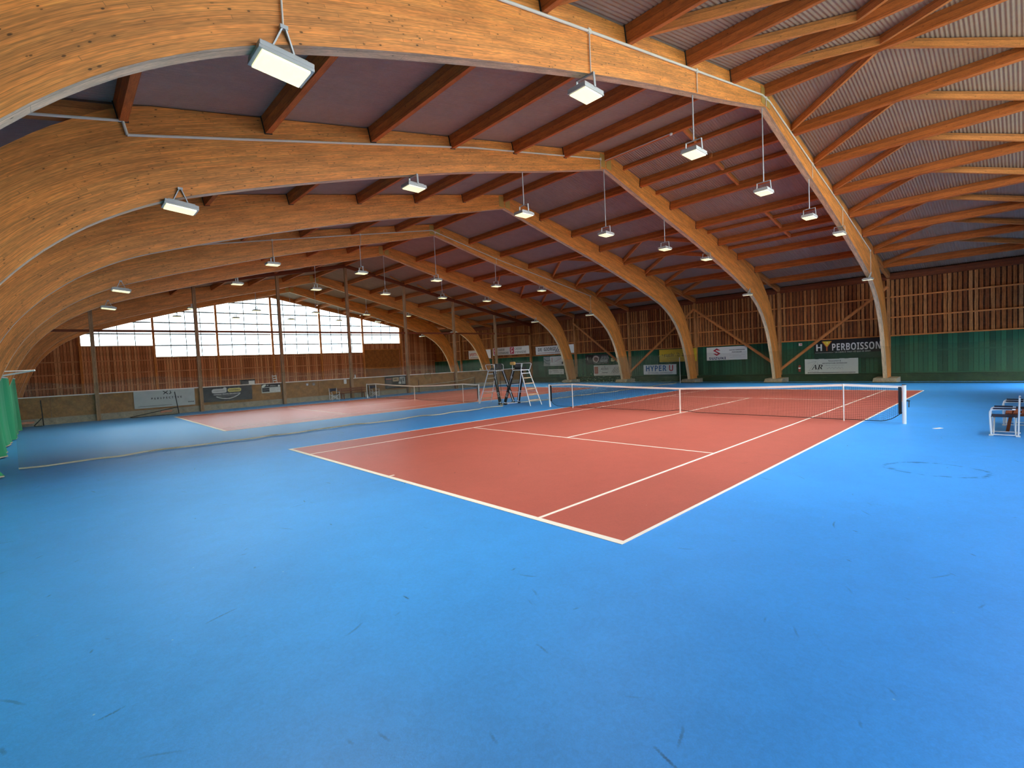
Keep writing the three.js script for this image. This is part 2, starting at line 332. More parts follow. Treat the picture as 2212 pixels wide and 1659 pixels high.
function footG(side) {                              // sloping concrete block under each foot
  const sh = new THREE.Shape([[17.7, -0.02], [17.95, 0.235], [19.3, 0.27], [19.3, -0.02]].map(p => new THREE.Vector2(...p)));
  const g = new THREE.ExtrudeGeometry(sh, { depth: 1.05, bevelEnabled: true, bevelSize: 0.015, bevelThickness: 0.015, bevelSegments: 1 });
  g.translate(0, 0, -0.525); g.rotateY(side * Math.PI / 2); return g;
}
const footingG = { 1: footG(1), [-1]: footG(-1) };
const plateG = side => box(0.012, 0.5, 0.3, 0.106, roofY(0.2) - 0.33, -side * 0.2);
const plateGs = { 1: plateG(1), [-1]: plateG(-1) };
const tailG = side => bar(V(0, roofY(14.9) - 0.2, -side * 14.9), V(0, roofY(HALF - 0.15) - 0.2, -side * (HALF - 0.15)), 0.16, 0.3);
const tailGs = { 1: tailG(1), [-1]: tailG(-1) };
const archLabels = [
  'nearest curved glulam timber arch, cut by the top edge of the picture',
  'second glulam timber arch from the front, with white pipe bent down at its left',
  'third glulam timber arch from the front, carrying no floodlights',
  'fourth glulam timber arch, hung with floodlights over the far court',
  'fifth glulam timber arch, just in front of the post frame',
  '', 'curved glulam arch first behind the timber post frame', 'curved glulam arch nearest to the glazed gable'];
const arches = {};
for (const k of [0, 1, 2, 3, 4, 6, 7]) {
  const a = thing('glulam_arch', archLabels[k], 'arch', [XA(k) - 0.1, 0, RZ], 0, 'glulam arches carrying the roof');
  for (const s of [1, -1]) { const half = obj('arch_half', halfG[s], M.arch, a); obj('soffit', soffitG[s], M.soffitWood, half); obj('apex_plate', plateGs[s], M.plate, half); obj('footing', footingG[s], M.concrete, a); obj('rafter_tail', tailGs[s], M.timber, a); }
  arches[k] = a;
}

// ================================================================== LONG WALLS
function longWall(name, label, z, dir, x0, x1, detail) {   // dir +1: inside is towards +z
  const w = setting(name, label, 'wall');
  const L = x1 - x0, xc = (x0 + x1) / 2, Z = d => z + dir * d;
  obj('backing', box(L, 6.6, 0.1, xc, 3.2, Z(-0.12)), M.backing, w);
  obj('green_backing', box(L, 2.15, 0.03, xc, 1.53, Z(-0.055)), M.greenBack, w);
  obj('plinth', box(L, 0.46, 0.34, xc, 0.215, Z(0.15)), M.greenPlinth, w);
  obj('rail', box(L, 0.07, 0.09, xc, 2.63, Z(0.04)), M.timber, w);
  for (const y of [3.68, 4.85]) obj('rail', box(L, 0.075, 0.07, xc, y, Z(0.035)), M.timber, w);
  for (const y of [1.72, 0.49]) obj('green_rail', box(L, 0.07, 0.05, xc, y, Z(0.01)), greenPlanks[0], w);
  obj('eave_beam', box(L, 0.36, 0.12, xc, 6.02, Z(0.08)), M.dark, w);
  if (!detail) return w;
  // waney-edged boards, each a little different
  const shapes = []; for (let v = 0; v < 7; v++) {
    const wdt = 0.125 + 0.02 * rnd(), pts = [], n = 7, h = 3.3; const off = [], off2 = []; for (let i = 0; i <= n; i++) { off.push((rnd() - 0.5) * 0.022); off2.push((rnd() - 0.5) * 0.022); }
    for (let i = 0; i <= n; i++) pts.push(new THREE.Vector2(-wdt / 2 + off[i], h * i / n)); for (let i = n; i >= 0; i--) pts.push(new THREE.Vector2(wdt / 2 + off2[i], h * i / n));
    const g = new THREE.ExtrudeGeometry(new THREE.Shape(pts), { depth: 0.03, bevelEnabled: false }); const p = g.attributes.position, uv = g.attributes.uv;
    for (let i = 0; i < p.count; i++) uv.setXY(i, p.getY(i) + v * 0.43, p.getX(i) + v * 0.18);
    shapes.push(g);
  }
  const n = Math.floor(L / 0.205), gl = box(0.185, 2.14, 0.02);
  for (let i = 0; i < n; i++) {
    const x = x0 + (i + 0.5) * L / n, m = obj('plank', shapes[Math.floor(rnd() * 7)], upperPlanks[Math.floor(rnd() * 5)], w); m.position.set(x + R(-0.012, 0.012), 2.64, Z(-0.05)); if (dir < 0) m.position.z = Z(-0.02);
    const q = obj('green_plank', gl, greenPlanks[Math.floor(rnd() * 3)], w); q.position.set(x, 1.54, Z(-0.025 + 0.008 * (i % 2)));
  }
  for (let k = 0; k <= 8; k++) obj('post', box(0.14, 5.7, 0.22, XA(k) - 0.1, 3.05, Z(0.13)), M.post, w);
  const D = (ka, ya, kb, yb) => obj('diagonal_brace', bar(V(XA(ka) - 0.1, ya, Z(0.32)), V(XA(kb) - 0.1, yb, Z(0.32)), 0.08, 0.17), M.timber, w);
  D(1, 0.75, 0, 5.45); D(1, 0.95, 2, 5.45); D(3, 0.75, 2, 5.45); D(3, 0.95, 4, 5.45);
  return w;
}
longWall('wall_back', 'long wall of rough brown boards above dark green boards with a green plinth', ZBACK, 1, XFAR, XNEAR, true);
longWall('wall_front', 'long board wall behind the left feet of the arches', ZFRONT, -1, XFAR, XNEAR, false);

// ================================================================== GABLE WALLS AND THEIR GLAZING
const BZ = 4.83;                                    // post spacing across the gables
let winNo = 0, doorNo = 0;
function gable(name, label, X, dir, pane, sills, opts = {}) {     // dir: +1 inside is towards +x
  const w = setting(name, label, 'wall'), x = d => X + dir * d;
  for (let n = -4; n < 4; n++) {
    const s0 = n * BZ, s1 = s0 + BZ, a = n === -4 ? -HALF - 0.4 : s0, b = n === 3 ? HALF + 0.4 : s1, sill = sills[n];
    const top = s => sill === undefined ? roofY(s) + 0.15 : sill;
    // backing wall, possibly with a door opening
    const cut = (opts.doors || []).filter(d => d[0] < b && d[1] > a);
    const parts = []; let c = a; for (const d of cut) { const d0 = Math.max(a, d[0]), d1 = Math.min(b, d[1]); if (d0 > c) parts.push([c, d0, -0.1]); parts.push([d0, d1, d[2]]); c = d1; } if (c < b) parts.push([c, b, -0.1]);
    for (const [p0, p1, y0] of parts) {
      const sh = new THREE.Shape([[p0, y0], [p1, y0], [p1, top(p1)], [p0, top(p0)]].map(q => new THREE.Vector2(...q)));
      const g = new THREE.ExtrudeGeometry(sh, { depth: 0.12, bevelEnabled: false }); g.rotateY(Math.PI / 2); g.translate(0, 0, RZ); const uv = g.attributes.uv; for (let i = 0; i < uv.count; i++) uv.setXY(i, uv.getY(i), uv.getX(i));
      // extrude depth runs towards +x after the turn, z = RZ - s
      g.translate(dir > 0 ? x(-0.12) : x(0), 0, 0); obj('backing', g, M.backing, w);
    }
    if (opts.planks) {
      const np = Math.round((b - a) / 0.2);
      for (let i = 0; i < np; i++) {
        const s = a + (i + 0.5) * (b - a) / np, t = Math.min(top(s - 0.1), top(s + 0.1)) - 0.06, y0 = 0.06, g = plankG(Math.round((t - y0) * 20) / 20);
        const m = obj('plank', g, gablePlanks[Math.floor(rnd() * 4)], w); m.position.set(x(0.012 + 0.012 * (i % 2)), y0 + (Math.round((t - y0) * 20) / 20) / 2, RZ - s); m.rotation.y = Math.PI / 2;
      }
    }
    for (const y of [1.7, 2.75, 3.75]) if (opts.planks) obj('rail', box(0.06, 0.07, b - a, x(0.06), y, RZ - (a + b) / 2), gablePlanks[2], w);
    if (sill !== undefined) glaze(X, dir, s0, s1, sill, pane, opts);
  }
  for (const [d0, d1, y1, clear] of opts.doors || []) {           // glazed folding doors standing in the openings
    const o = setting(`door_${++doorNo}`, `wide glazed folding door in the near gable wall, opening ${doorNo}`, 'door'), n = Math.round((d1 - d0) / 1.2), cw = (d1 - d0) / n;
    for (let i = 0; i < n; i++) { const a = d0 + i * cw, b = a + cw, q = [V(x(-0.05), 0.1, RZ - a), V(x(-0.05), 0.1, RZ - b), V(x(-0.05), y1 - 0.06, RZ - b), V(x(-0.05), y1 - 0.06, RZ - a)]; obj('pane', soup([q[0], q[1], q[2], q[0], q[2], q[3]].flatMap(v => [v.x, v.y, v.z]), [0, 0, 1, 0, 1, 1, 0, 0, 1, 1, 0, 1]), clear ? M.pane : M.paneDoor, o); obj('stile', box(0.06, y1, 0.09, x(-0.05), y1 / 2, RZ - a), M.white, o); }
    obj('bottom_rail', box(0.06, 0.12, d1 - d0, x(-0.05), 0.06, RZ - (d0 + d1) / 2), M.white, o); obj('top_rail', box(0.06, 0.1, d1 - d0, x(-0.05), y1 - 0.05, RZ - (d0 + d1) / 2), M.white, o);
  }
  for (let n = -3; n <= 3; n++) { const s = n * BZ, h = roofY(s) - 0.05; const door = (opts.doors || []).some(d => s > d[0] && s < d[1]); const y0 = door ? 2.7 : 0; obj('post', box(0.22, h - y0, 0.16, x(0.17), (h + y0) / 2, RZ - s), opts.planks ? M.timber : M.pale, w); }
  for (const side of [1, -1]) obj('verge_rafter', bar(V(x(0.17), roofY(0) - 0.28, RZ), V(x(0.17), roofY(HALF) - 0.28, RZ - side * HALF), 0.14, 0.3), M.timber, w);
  return w;
}
const plankCache = new Map();
function plankG(h) { if (!plankCache.has(h)) plankCache.set(h, box(0.165, h, 0.02)); return plankCache.get(h); }
function glaze(X, dir, s0, s1, sill, pane, opts) {
  const x = d => X + dir * d, o = setting(`window_${++winNo}`, opts.winLabel(winNo), 'window'), cols = 4, inset = 0.08;
  const w0 = s0 + inset, w1 = s1 - inset, cw = (w1 - w0) / cols, lim = s => roofY(s) - 0.14;
  for (let c = 0; c < cols; c++) {
    const a = w0 + c * cw, b = a + cw;
    for (let y = sill; y < 10; y += 1) {
      const t0 = Math.min(y + 1, lim(a)), t1 = Math.min(y + 1, lim(b)); if (t0 <= y + 0.03 && t1 <= y + 0.03) continue;
      const q = [V(x(-0.05), y, RZ - a), V(x(-0.05), y, RZ - b), V(x(-0.05), Math.max(t1, y), RZ - b), V(x(-0.05), Math.max(t0, y), RZ - a)];
      const g = soup([q[0], q[1], q[2], q[0], q[2], q[3]].flatMap(v => [v.x, v.y, v.z]), [0, 0, 1, 0, 1, 1, 0, 0, 1, 1, 0, 1]); obj('pane', g, pane, o);
    }
    if (c) { const t = Math.min(lim(a), 9.95); obj('mullion', box(0.06, t - sill, 0.055, x(-0.02), (t + sill) / 2, RZ - a), M.darkSteel, o); }
  }
  for (let y = sill + 1; y < 9.9; y += 1) {                                 // horizontal rails, cut by the roof
    let a = w0, b = w1; if (roofY(a) - 0.14 < y) { const s = (10.1 - 0.14 - y) / 0.197; if (a < 0) a = Math.max(a, -s); } if (lim(b) < y) { const s = (10.1 - 0.14 - y) / 0.197; if (b > 0) b = Math.min(b, s); }
    if (b - a > 0.1 && lim((a + b) / 2) > y) obj('rail', box(0.08, 0.1, b - a, x(0), y, RZ - (a + b) / 2), M.darkSteel, o);
  }
  obj('sill', box(0.16, 0.07, w1 - w0, x(0.02), sill - 0.02, RZ - (w0 + w1) / 2), M.pale, o);
  const top0 = lim(w0) + 0.12, top1 = lim(w1) + 0.12; obj('head', bar(V(x(-0.03), top0 + 0.02, RZ - w0), V(x(-0.03), top1 + 0.02, RZ - w1), 0.1, 0.26), M.timber, o);
}
const sillsFar = { [-3]: 5, [-2]: 4, [-1]: 4, 0: 4, 1: 4, 2: 5 };
const winNames = ['leftmost', 'second from left', 'third from left, left of the ridge', 'fourth from left, right of the ridge', 'fifth from left', 'rightmost'];
gable('wall_left', 'far gable wall of brown boards under the big windows', XFAR, 1, M.paneMilky, sillsFar, { planks: true, winLabel: n => `tall gable window bay at the far end, ${winNames[n - 1]}` });
gable('wall_right', 'near gable wall with daylight windows beside the camera', XNEAR, -1, M.pane, { [-3]: 6, [-2]: 4, [-1]: 4, 0: 4, 1: 6 }, { doors: [[-16, -2.2, 2.7], [13.2, 17.8, 2.7, 1]], winLabel: n => `gable window bay beside the camera, number ${n - 6} counted from the camera end` });

// ================================================================== PARTITION: timber frame and low board wall
{
  const f = thing('timber_frame', 'open timber post frame with tie beam standing on the low board wall', 'frame', [XPART, 0, RZ]);
  const raf = s => 9.76 - 0.207 * Math.abs(s);
  for (let n = -3; n <= 3; n++) { const s = n * BZ, h = raf(s) - 0.15; obj('post', box(0.2, h, 0.17, 0, h / 2, -s), M.greyed, f); }
  for (const side of [1, -1]) {
    obj('rafter', bar(V(0, raf(0), 0), V(0, raf(HALF), -side * HALF), 0.16, 0.26), M.dark, f);
    for (let i = 0; i < 7; i++) { const a = purlinS[i] + 0.1, b = purlinS[i + 1] - 0.2, m = (a + b) / 2; obj('strut', bar(V(0, raf(b) + 0.1, -side * b), V(0, roofY(m) - 0.03, -side * m), 0.07, 0.07), M.timber, f); }
  }
  obj('tie_beam', box(0.1, 0.13, 2 * HALF - 0.6, 0, 4.87, 0), M.dark, f);
}
{
  const w = setting('wall_partition', 'low brown chipboard wall with a pale cap behind the far court', 'wall'), X = -31.6;
  for (let n = -4; n < 4; n++) {
    const s0 = Math.max(n * BZ, -18.2), s1 = Math.min((n + 1) * BZ, 18.6), L = s1 - s0, zc = RZ - (s0 + s1) / 2;
    for (let h = 0; h < 2; h++) obj('board_panel', box(0.04, 1.08, L / 2 - 0.012, X - 0.02, 0.9, RZ - (s0 + L / 4 + h * L / 2)), M.board, w);
    obj('plinth', box(0.12, 0.38, L, X - 0.07, 0.18, zc), M.concrete, w);
    obj('cap', box(0.14, 0.05, L - 0.02, X - 0.03, 1.465, zc), M.band, w);
    if (n > -4) obj('stud', box(0.09, 1.5, 0.16, X + 0.04, 0.75, RZ - s0), M.dark, w);
  }
}

// ================================================================== FLOODLIGHTS
const lampZ = [14.1, 8.72, 4.53, 0, -4.53, -8.72, -14.0];
const bodyG = new RoundedBoxGeometry(0.4, 0.06, 0.56, 2, 0.012); bodyG.translate(0, 0.065, 0);
const finG = mergeGeometries([-0.15, -0.09, -0.03, 0.03, 0.09, 0.15].map(x => box(0.012, 0.03, 0.44, x, 0.107, 0)));
const rimG = mergeGeometries([box(0.02, 0.03, 0.56, -0.19, 0.022, 0), box(0.02, 0.03, 0.56, 0.19, 0.022, 0), box(0.36, 0.03, 0.035, 0, 0.022, 0.263), box(0.36, 0.03, 0.035, 0, 0.022, -0.263)]);
const lensG = box(0.355, 0.05, 0.49, 0, 0.012, 0);
const yokeG = mergeGeometries([bar(V(-0.21, 0.07, 0), V(-0.19, 0.33, 0), 0.05, 0.014, V(1, 0, 0)), bar(V(0.21, 0.07, 0), V(0.19, 0.33, 0), 0.05, 0.014, V(1, 0, 0)), box(0.4, 0.014, 0.05, 0, 0.33, 0)]);
const yokeV = mergeGeometries([bar(V(0.06, 0.09, -0.14), V(0.14, 0.36, -0.015), 0.05, 0.016, V(0, 0, 1)), bar(V(0.06, 0.09, 0.14), V(0.14, 0.36, 0.015), 0.05, 0.016, V(0, 0, 1)), box(0.05, 0.04, 0.08, 0.14, 0.36, 0)]);
const dotsTex = (() => { const c = document.createElement('canvas'); c.width = 256; c.height = 192; const g = c.getContext('2d'); g.fillStyle = '#fffbd0'; g.fillRect(0, 0, 256, 192); g.fillStyle = '#c4b872'; for (let y = 18; y < 184; y += 14) for (let x = 14; x < 246; x += 8) g.fillRect(x, y, 4, 4); const t = new THREE.CanvasTexture(c); t.colorSpace = THREE.SRGBColorSpace; return t; })();
M.glow.emissiveMap = dotsTex; M.glow.emissive.setRGB(1, 0.98, 0.74); M.glow.emissiveIntensity = 1.08;
{ const uv = lensG.attributes.uv, p = lensG.attributes.position; for (let i = 0; i < uv.count; i++) uv.setXY(i, p.getZ(i) / 0.49 + 0.5, p.getX(i) / 0.355 + 0.5); }
const lampWhere = ['lowest on the left, near the arch foot', 'second from the left', 'third from the left', 'under the ridge', 'first right of the ridge', 'second right of the ridge', 'lowest on the right, near the arch foot'];
const lampArch = { 0: 'nearest arch', 1: 'second arch', 3: 'fourth arch', 4: 'fifth arch', 6: 'arch behind the posts', 7: 'last arch' };
function floodlight(k, i, on) {
  const s = lampZ[i], low = Math.abs(s) > 12, y = low ? 5.42 : 6.93;
  const t = thing('floodlight', `${on ? 'lit' : 'unlit'} floodlight on the ${lampArch[k]}, ${lampWhere[i]}`, 'floodlight', [XA(k) - 0.1, y, RZ + s], 0, 'hanging floodlights');
  const tilt = low ? -Math.sign(s) * 0.1 : 0;
  const head = obj('housing', bodyG, M.lampBody, t); head.rotation.x = tilt; obj('cooling_fins', finG, M.lampBody, head); obj('rim', rimG, M.lampBody, head); obj('lens', lensG, on ? M.glow : M.offLens, head);
  obj('bracket', low ? yokeV : yokeG, M.galv, t);
  const top = intraY(s) - y; if (top > 0.36) obj('hanger_rod', rod(V(0, 0.33, 0), V(0, top + 0.01, 0), 0.018, 8), M.galv, t);
  if (on) {
    const L = new THREE.SpotLight(LAMP_C, LAMP_I, 0, 0.97, 0.8, 2); L.position.set(0, 0.012, 0); L.target.position.set(0, -3, -tilt * 3 * Math.sign(1)); L.castShadow = true; L.shadow.radius = 1; t.add(L); t.add(L.target);
  }
}
for (const k of [0, 1, 3, 4]) for (let i = 0; i < 7; i++) floodlight(k, i, true);
for (const i of [1, 2, 3, 4, 5, 6]) floodlight(6, i, true);
for (const i of [1, 2, 3, 4, 5, 6]) floodlight(7, i, true);

// white electric pipes along the arch faces
function conduitOn(k, pts, label, drops) {
  const t = thing('conduit', label, 'pipe', [XA(k) + 0.025, 0, RZ], 0, 'white electric pipes');
  obj('pipe', pts.slice(1).map(([s, y], i) => rod(V(0, pts[i][1], pts[i][0]), V(0, y, s), 0.026, 8)), M.conduit, t);
  for (const [s, y] of drops) { obj('drop', rod(V(0, y, s), V(0, Math.abs(s) > 12 ? 5.79 : intraY(s) + 0.01, s), 0.012, 6), M.conduit, t); obj('junction_box', new RoundedBoxGeometry(0.05, 0.09, 0.09, 2, 0.01).translate(0, y, s), M.conduit, t); }
}
const cy = s => 9.75 - 0.2 * Math.abs(s);
conduitOn(0, [[16, 6.3], [14.1, 6.9], [8.72, cy(8.72)], [4.53, cy(4.53)], [0.3, 9.7], [-0.3, 9.7], [-4.53, cy(4.53)], [-8.72, cy(8.72)], [-14, 6.86]], 'white pipe running along the face of the nearest arch', [[14.1, 6.9], [8.72, cy(8.72)], [4.53, cy(4.53)], [0, 9.7], [-4.53, cy(4.53)], [-8.72, cy(8.72)], [-14, 6.86]]);
conduitOn(1, [[16.6, 6.48], [14.9, 6.83], [14.85, 6.59], [10.7, 7.56], [6.7, 8.5], [0.36, 9.74]], 'white pipe with a short drop near its left end on the second arch', [[0.36, 9.74]]);
conduitOn(3, [[14.1, 6.9], [8.72, cy(8.72)], [4.53, cy(4.53)], [0.2, 9.7], [-0.2, 9.6], [-4.53, cy(4.53) - 0.2], [-14.1, 6.86]], 'thin white pipe along the face of the fourth arch', [[8.72, cy(8.72)], [4.53, cy(4.53)], [0, 9.6], [-4.53, cy(4.53) - 0.2], [-14, 6.86]]);

{
  const t = thing('conduit', 'thin white pipe along the ridge purlin ending in a small detector', 'pipe', [XA(1), 9.72, RZ + 0.09], 0, 'white electric pipes');
  obj('pipe', rod(V(0.05, 0.02, 0), V(2.75, 0.04, 0), 0.014, 6), M.conduit, t); obj('detector', new THREE.LatheGeometry([[0, -0.05], [0.04, -0.045], [0.055, -0.02], [0.055, 0.02], [0, 0.03]].map(p => new THREE.Vector2(...p)), 14).translate(2.8, 0.02, 0), M.white, t);
}

// ================================================================== TENNIS NETS
function tennisNet(xr, label) {                     // origin at net centre on the floor, runs along x
  const t = thing('tennis_net', label, 'net', [xr - 5.485, 0, -11.885], 0, 'tennis nets across the courts');
  const px = 6.4, st = 5.03;
  const top = x => { const a = Math.abs(x); return a < st ? 0.914 + (1.06 - 0.914) * a / st - 0.02 * Math.sin(a / st * Math.PI) : 1.06 - (a - st) / (px - st) * 0.05; };
  const bot = x => { const a = Math.abs(x); let y = 0.05 + 0.06 * Math.exp(-a * a / 0.15); if (a > 5.9) y += 0.3 * ((a - 5.9) / 0.5) ** 2; return y; };
  const xs = []; const N = 284; for (let i = 0; i <= N; i++) xs.push(-px + 0.06 + (2 * px - 0.12) * i / N);
  const strings = [], r = 0.0022;
  for (const x of xs) strings.push(box(r * 2, top(x) - bot(x) - 0.02, r * 2, x, (top(x) + bot(x)) / 2, 0));
  const rows = 20, nseg = 32;
  for (let j = 1; j < rows; j++) for (let i = 0; i < nseg; i++) { const P = q => { const x = -px + 0.06 + (2 * px - 0.12) * q / nseg; return V(x, bot(x) + (top(x) - bot(x)) * j / rows, 0); }; strings.push(bar(P(i), P(i + 1), r * 2, r * 2)); }
  for (let j = 17; j < 20; j++) for (let i = 0; i < nseg; i++) { const P = q => { const x = -px + 0.06 + (2 * px - 0.12) * q / nseg; return V(x, bot(x) + (top(x) - bot(x)) * (j + 0.5) / rows, 0.004); }; strings.push(bar(P(i), P(i + 1), r * 1.6, r * 1.6)); }
  const m = obj('netting', mergeGeometries(strings), M.string, t); m.userData.kind = 'stuff';
  const bandPts = [], hemPts = []; for (let i = 0; i <= 60; i++) { const x = -px + 0.04 + (2 * px - 0.08) * i / 60; bandPts.push(V(x, top(x) - 0.025, 0)); hemPts.push(V(x, bot(x), 0)); }
  const bands = []; for (let i = 0; i < 60; i++) bands.push(bar(bandPts[i], bandPts[i + 1], 0.024, 0.062)); obj('top_band', bands, M.band, t);
  obj('bottom_hem', pipe(hemPts, 0.011, 6, 120), M.string, t);
  obj('centre_strap', box(0.05, 0.92, 0.014, 0, 0.46, 0.012), M.band, t);
  for (const s of [-1, 1]) {
    const post = obj('net_post', [rod(V(s * px, 0, 0), V(s * px, 1.04, 0), 0.045, 16)], M.white, t); obj('post_cap', rod(V(s * px, 1.04, 0), V(s * px, 1.055, 0), 0.047, 16), M.black, post);
    if (s > 0) obj('winding_handle', [bar(V(px + 0.05, 0.62, 0), V(px + 0.12, 0.62, 0), 0.03), bar(V(px + 0.1, 0.62, 0), V(px + 0.1, 0.45, 0.02), 0.02)], M.darkSteel, post);
    obj('side_edge', bar(V(s * (px - 0.09), bot(px - 0.1) + 0.02, 0), V(s * (px - 0.09), 0.99, 0), 0.03, 0.07, V(1, 0, 0)), M.string, t);
    obj('singles_stick', [rod(V(s * st, 0, 0.02), V(s * st, 1.07, 0.02), 0.016, 8)], M.white, t);
  }
  return t;
}
tennisNet(0, 'tennis net with white posts across the near court');
tennisNet(-17.904, 'tennis net across the far court, beyond the umpire chairs');

// ================================================================== HANGING NETS
function hangingNet(name, label, along, fixed, a0, a1, h, amp, seed, nm = M.netting) {
  const t = thing(name, label, 'net', along === 'z' ? [fixed, 0, (a0 + a1) / 2] : [(a0 + a1) / 2, 0, fixed]);
  const L = Math.abs(a1 - a0), nx = Math.round(L * 3), ny = 5, g = new THREE.PlaneGeometry(L, h, nx, ny), p = g.attributes.position, l = lattice(seed, 128, 8);
  for (let i = 0; i < p.count; i++) { const x = p.getX(i), y = p.getY(i); p.setZ(i, amp * (vnoise(l, x * 1.7 + 60, 1) - 0.5) * (1 - 0.4 * (y / h + 0.5))); if (y > h / 2 - 0.01) p.setY(i, y + 0.05 * Math.sin(x * 2.1)); }
  const detour = x => along === 'z' ? -0.62 * Math.exp(-(((x + 0.5) / 1.0) ** 4)) : 0;   // the net is pulled aside between the umpire chairs
  for (let i = 0; i < p.count; i++) p.setZ(i, p.getZ(i) + detour(-p.getX(i) - (along === 'z' ? 0 : 0)));
  g.computeVertexNormals(); g.translate(0, h / 2, 0); if (along === 'z') g.rotateY(Math.PI / 2);
  obj('netting', g, nm, t);
  const pts = []; for (let i = 0; i <= L * 2; i++) { const x = -L / 2 + i / 2, w = amp * (vnoise(l, x * 1.7 + 60, 1) - 0.5) * 1.4; pts.push(along === 'z' ? V(w + detour(-x), 0.03 + 0.015 * rnd(), -x) : V(x, 0.03, w)); }
  obj('hem', pipe(pts, 0.022, 6, pts.length * 3, 0.4), along === 'z' ? M.hem : M.greenBack, t);
  return t;
}
const divider = hangingNet('divider_net', 'see-through divider net hanging between the two courts, pale hem on the floor', 'z', -14.35, 5.4, -28.9, 2.15, 0.34, 301);
obj('end_pole', rod(V(0, 0, -17.1), V(0, 1.9, -17.1), 0.02, 8), M.galv, divider);
hangingNet('wall_net', 'low see-through net hanging in front of the arch feet by the back wall', 'x', -29.0, XNEAR - 0.4, -31, 2.1, 0.1, 302, M.nettingOlive);

// ================================================================== BANNERS
function canvas(w, h, draw) { const c = document.createElement('canvas'); c.width = w; c.height = h; const g = c.getContext('2d'); draw(g, w, h); const t = new THREE.CanvasTexture(c); t.colorSpace = THREE.SRGBColorSpace; return t; }
function banner(name, label, x0, x1, y0, y1, tex, { wall = 'back', wrinkle = 0.012, category = 'banner', off = 0.16 } = {}) {
  const w = x1 - x0, h = y1 - y0, nx = 30, ny = 10, g = new THREE.PlaneGeometry(w, h, nx, ny), p = g.attributes.position, l = lattice(Math.round(x0 * 97 + 5000), 32, 32);
  for (let i = 0; i < p.count; i++) { const u = p.getX(i), v = p.getY(i); p.setZ(i, wrinkle * (1.6 * (vnoise(l, u * 3 + v * 5 + 9, v * 2 - u * 1.5 + 9) - 0.5) + (vnoise(l, u * 7 - v * 6 + 3, v * 6 + 2) - 0.5))); }
  g.computeVertexNormals();
  const m = obj(name, g, mat({ map: tex, roughness: 0.6, side: THREE.DoubleSide })); tag(m, label, category, null);
  if (wall === 'back') m.position.set((x0 + x1) / 2, (y0 + y1) / 2, ZBACK + off);
  else { m.position.set(wrinkle > 0.01 ? -31.48 : -31.565, (y0 + y1) / 2, -(x0 + x1) / 2); m.rotation.y = Math.PI / 2; }
  return m;
}
const fill = (g, c, x, y, w, h) => { g.fillStyle = c; g.fillRect(x, y, w, h); };
const text = (g, s, x, y, font, c, align = 'left') => { g.font = font; g.fillStyle = c; g.textAlign = align; g.textBaseline = 'middle'; g.fillText(s, x, y); };
const scribble = (g, x, y, w, c, n = 18, h = 4) => { g.fillStyle = c; let u = x; const r = mulberry(Math.round(x * 13 + y)); while (u < x + w) { const q = 3 + r() * 9; g.fillRect(u, y, Math.min(q, x + w - u), h); u += q + 3; } };

banner('advert_banner', 'black banner with white capitals and a yellow cocktail glass for the Y', -6.17, -2.55, 1.4, 2.58, canvas(1024, 334, (g, w, h) => {
  fill(g, '#08090a', 0, 0, w, h); fill(g, '#123a28', 0, 232, w, 102);
  text(g, 'H', 18, 130, 'bold 168px sans-serif', '#d9d6d0');
  g.fillStyle = '#e8c63a'; g.beginPath(); g.moveTo(124, 20); g.lineTo(274, 20); g.lineTo(206, 126); g.lineTo(192, 126); g.closePath(); g.fill();
  g.strokeStyle = '#c2571e'; g.lineWidth = 12; g.beginPath(); g.moveTo(124, 20); g.lineTo(199, 130); g.lineTo(274, 20); g.stroke(); fill(g, '#c2571e', 189, 120, 20, 70); fill(g, '#f4e9a0', 194, 40, 22, 18);
  g.font = 'bold 168px sans-serif'; g.fillStyle = '#d9d6d0'; g.textBaseline = 'middle'; g.save(); const tw = g.measureText('PERBOISSON').width; g.translate(268, 130); g.scale(716 / tw, 1); g.fillText('PERBOISSON', 0, 0); g.restore();
  fill(g, '#a9b0a6', 16, 218, 280, 6); text(g, 'LA CAVE À TOUT CE QUI SE BOIT', 320, 218, 'bold 34px sans-serif', '#aeb4ab');
}), { wrinkle: 0.003 });
banner('advert_banner', 'pale grey banner with the slanted letters AR in front of the extinguisher end', -6.71, -3.84, 0.47, 1.42, canvas(768, 256, (g, w, h) => {
  fill(g, '#cfd2c4', 0, 0, w, h); g.strokeStyle = '#7c8078'; g.lineWidth = 3; g.beginPath(); g.moveTo(40, 70); g.lineTo(170, 40); g.lineTo(60, 200); g.lineTo(200, 220); g.lineTo(190, 60); g.stroke();
  text(g, 'AR', 100, 140, 'italic bold 110px serif', '#16181a'); text(g, 'Rénovation &', 440, 40, 'bold 28px sans-serif', '#4a4c48', 'center'); text(g, 'ARCHITECTURE INTÉRIEURE', 440, 78, 'bold 27px sans-serif', '#3a3c38', 'center');
  scribble(g, 310, 112, 260, '#6a6c66', 20, 4); g.strokeStyle = '#8a8c86'; g.beginPath(); g.moveTo(330, 170); for (let i = 0; i < 20; i++) g.lineTo(330 + i * 12, 160 + 18 * Math.sin(i * 1.7)); g.stroke(); scribble(g, 40, 228, 690, '#2a2c2a', 60, 12);
}));
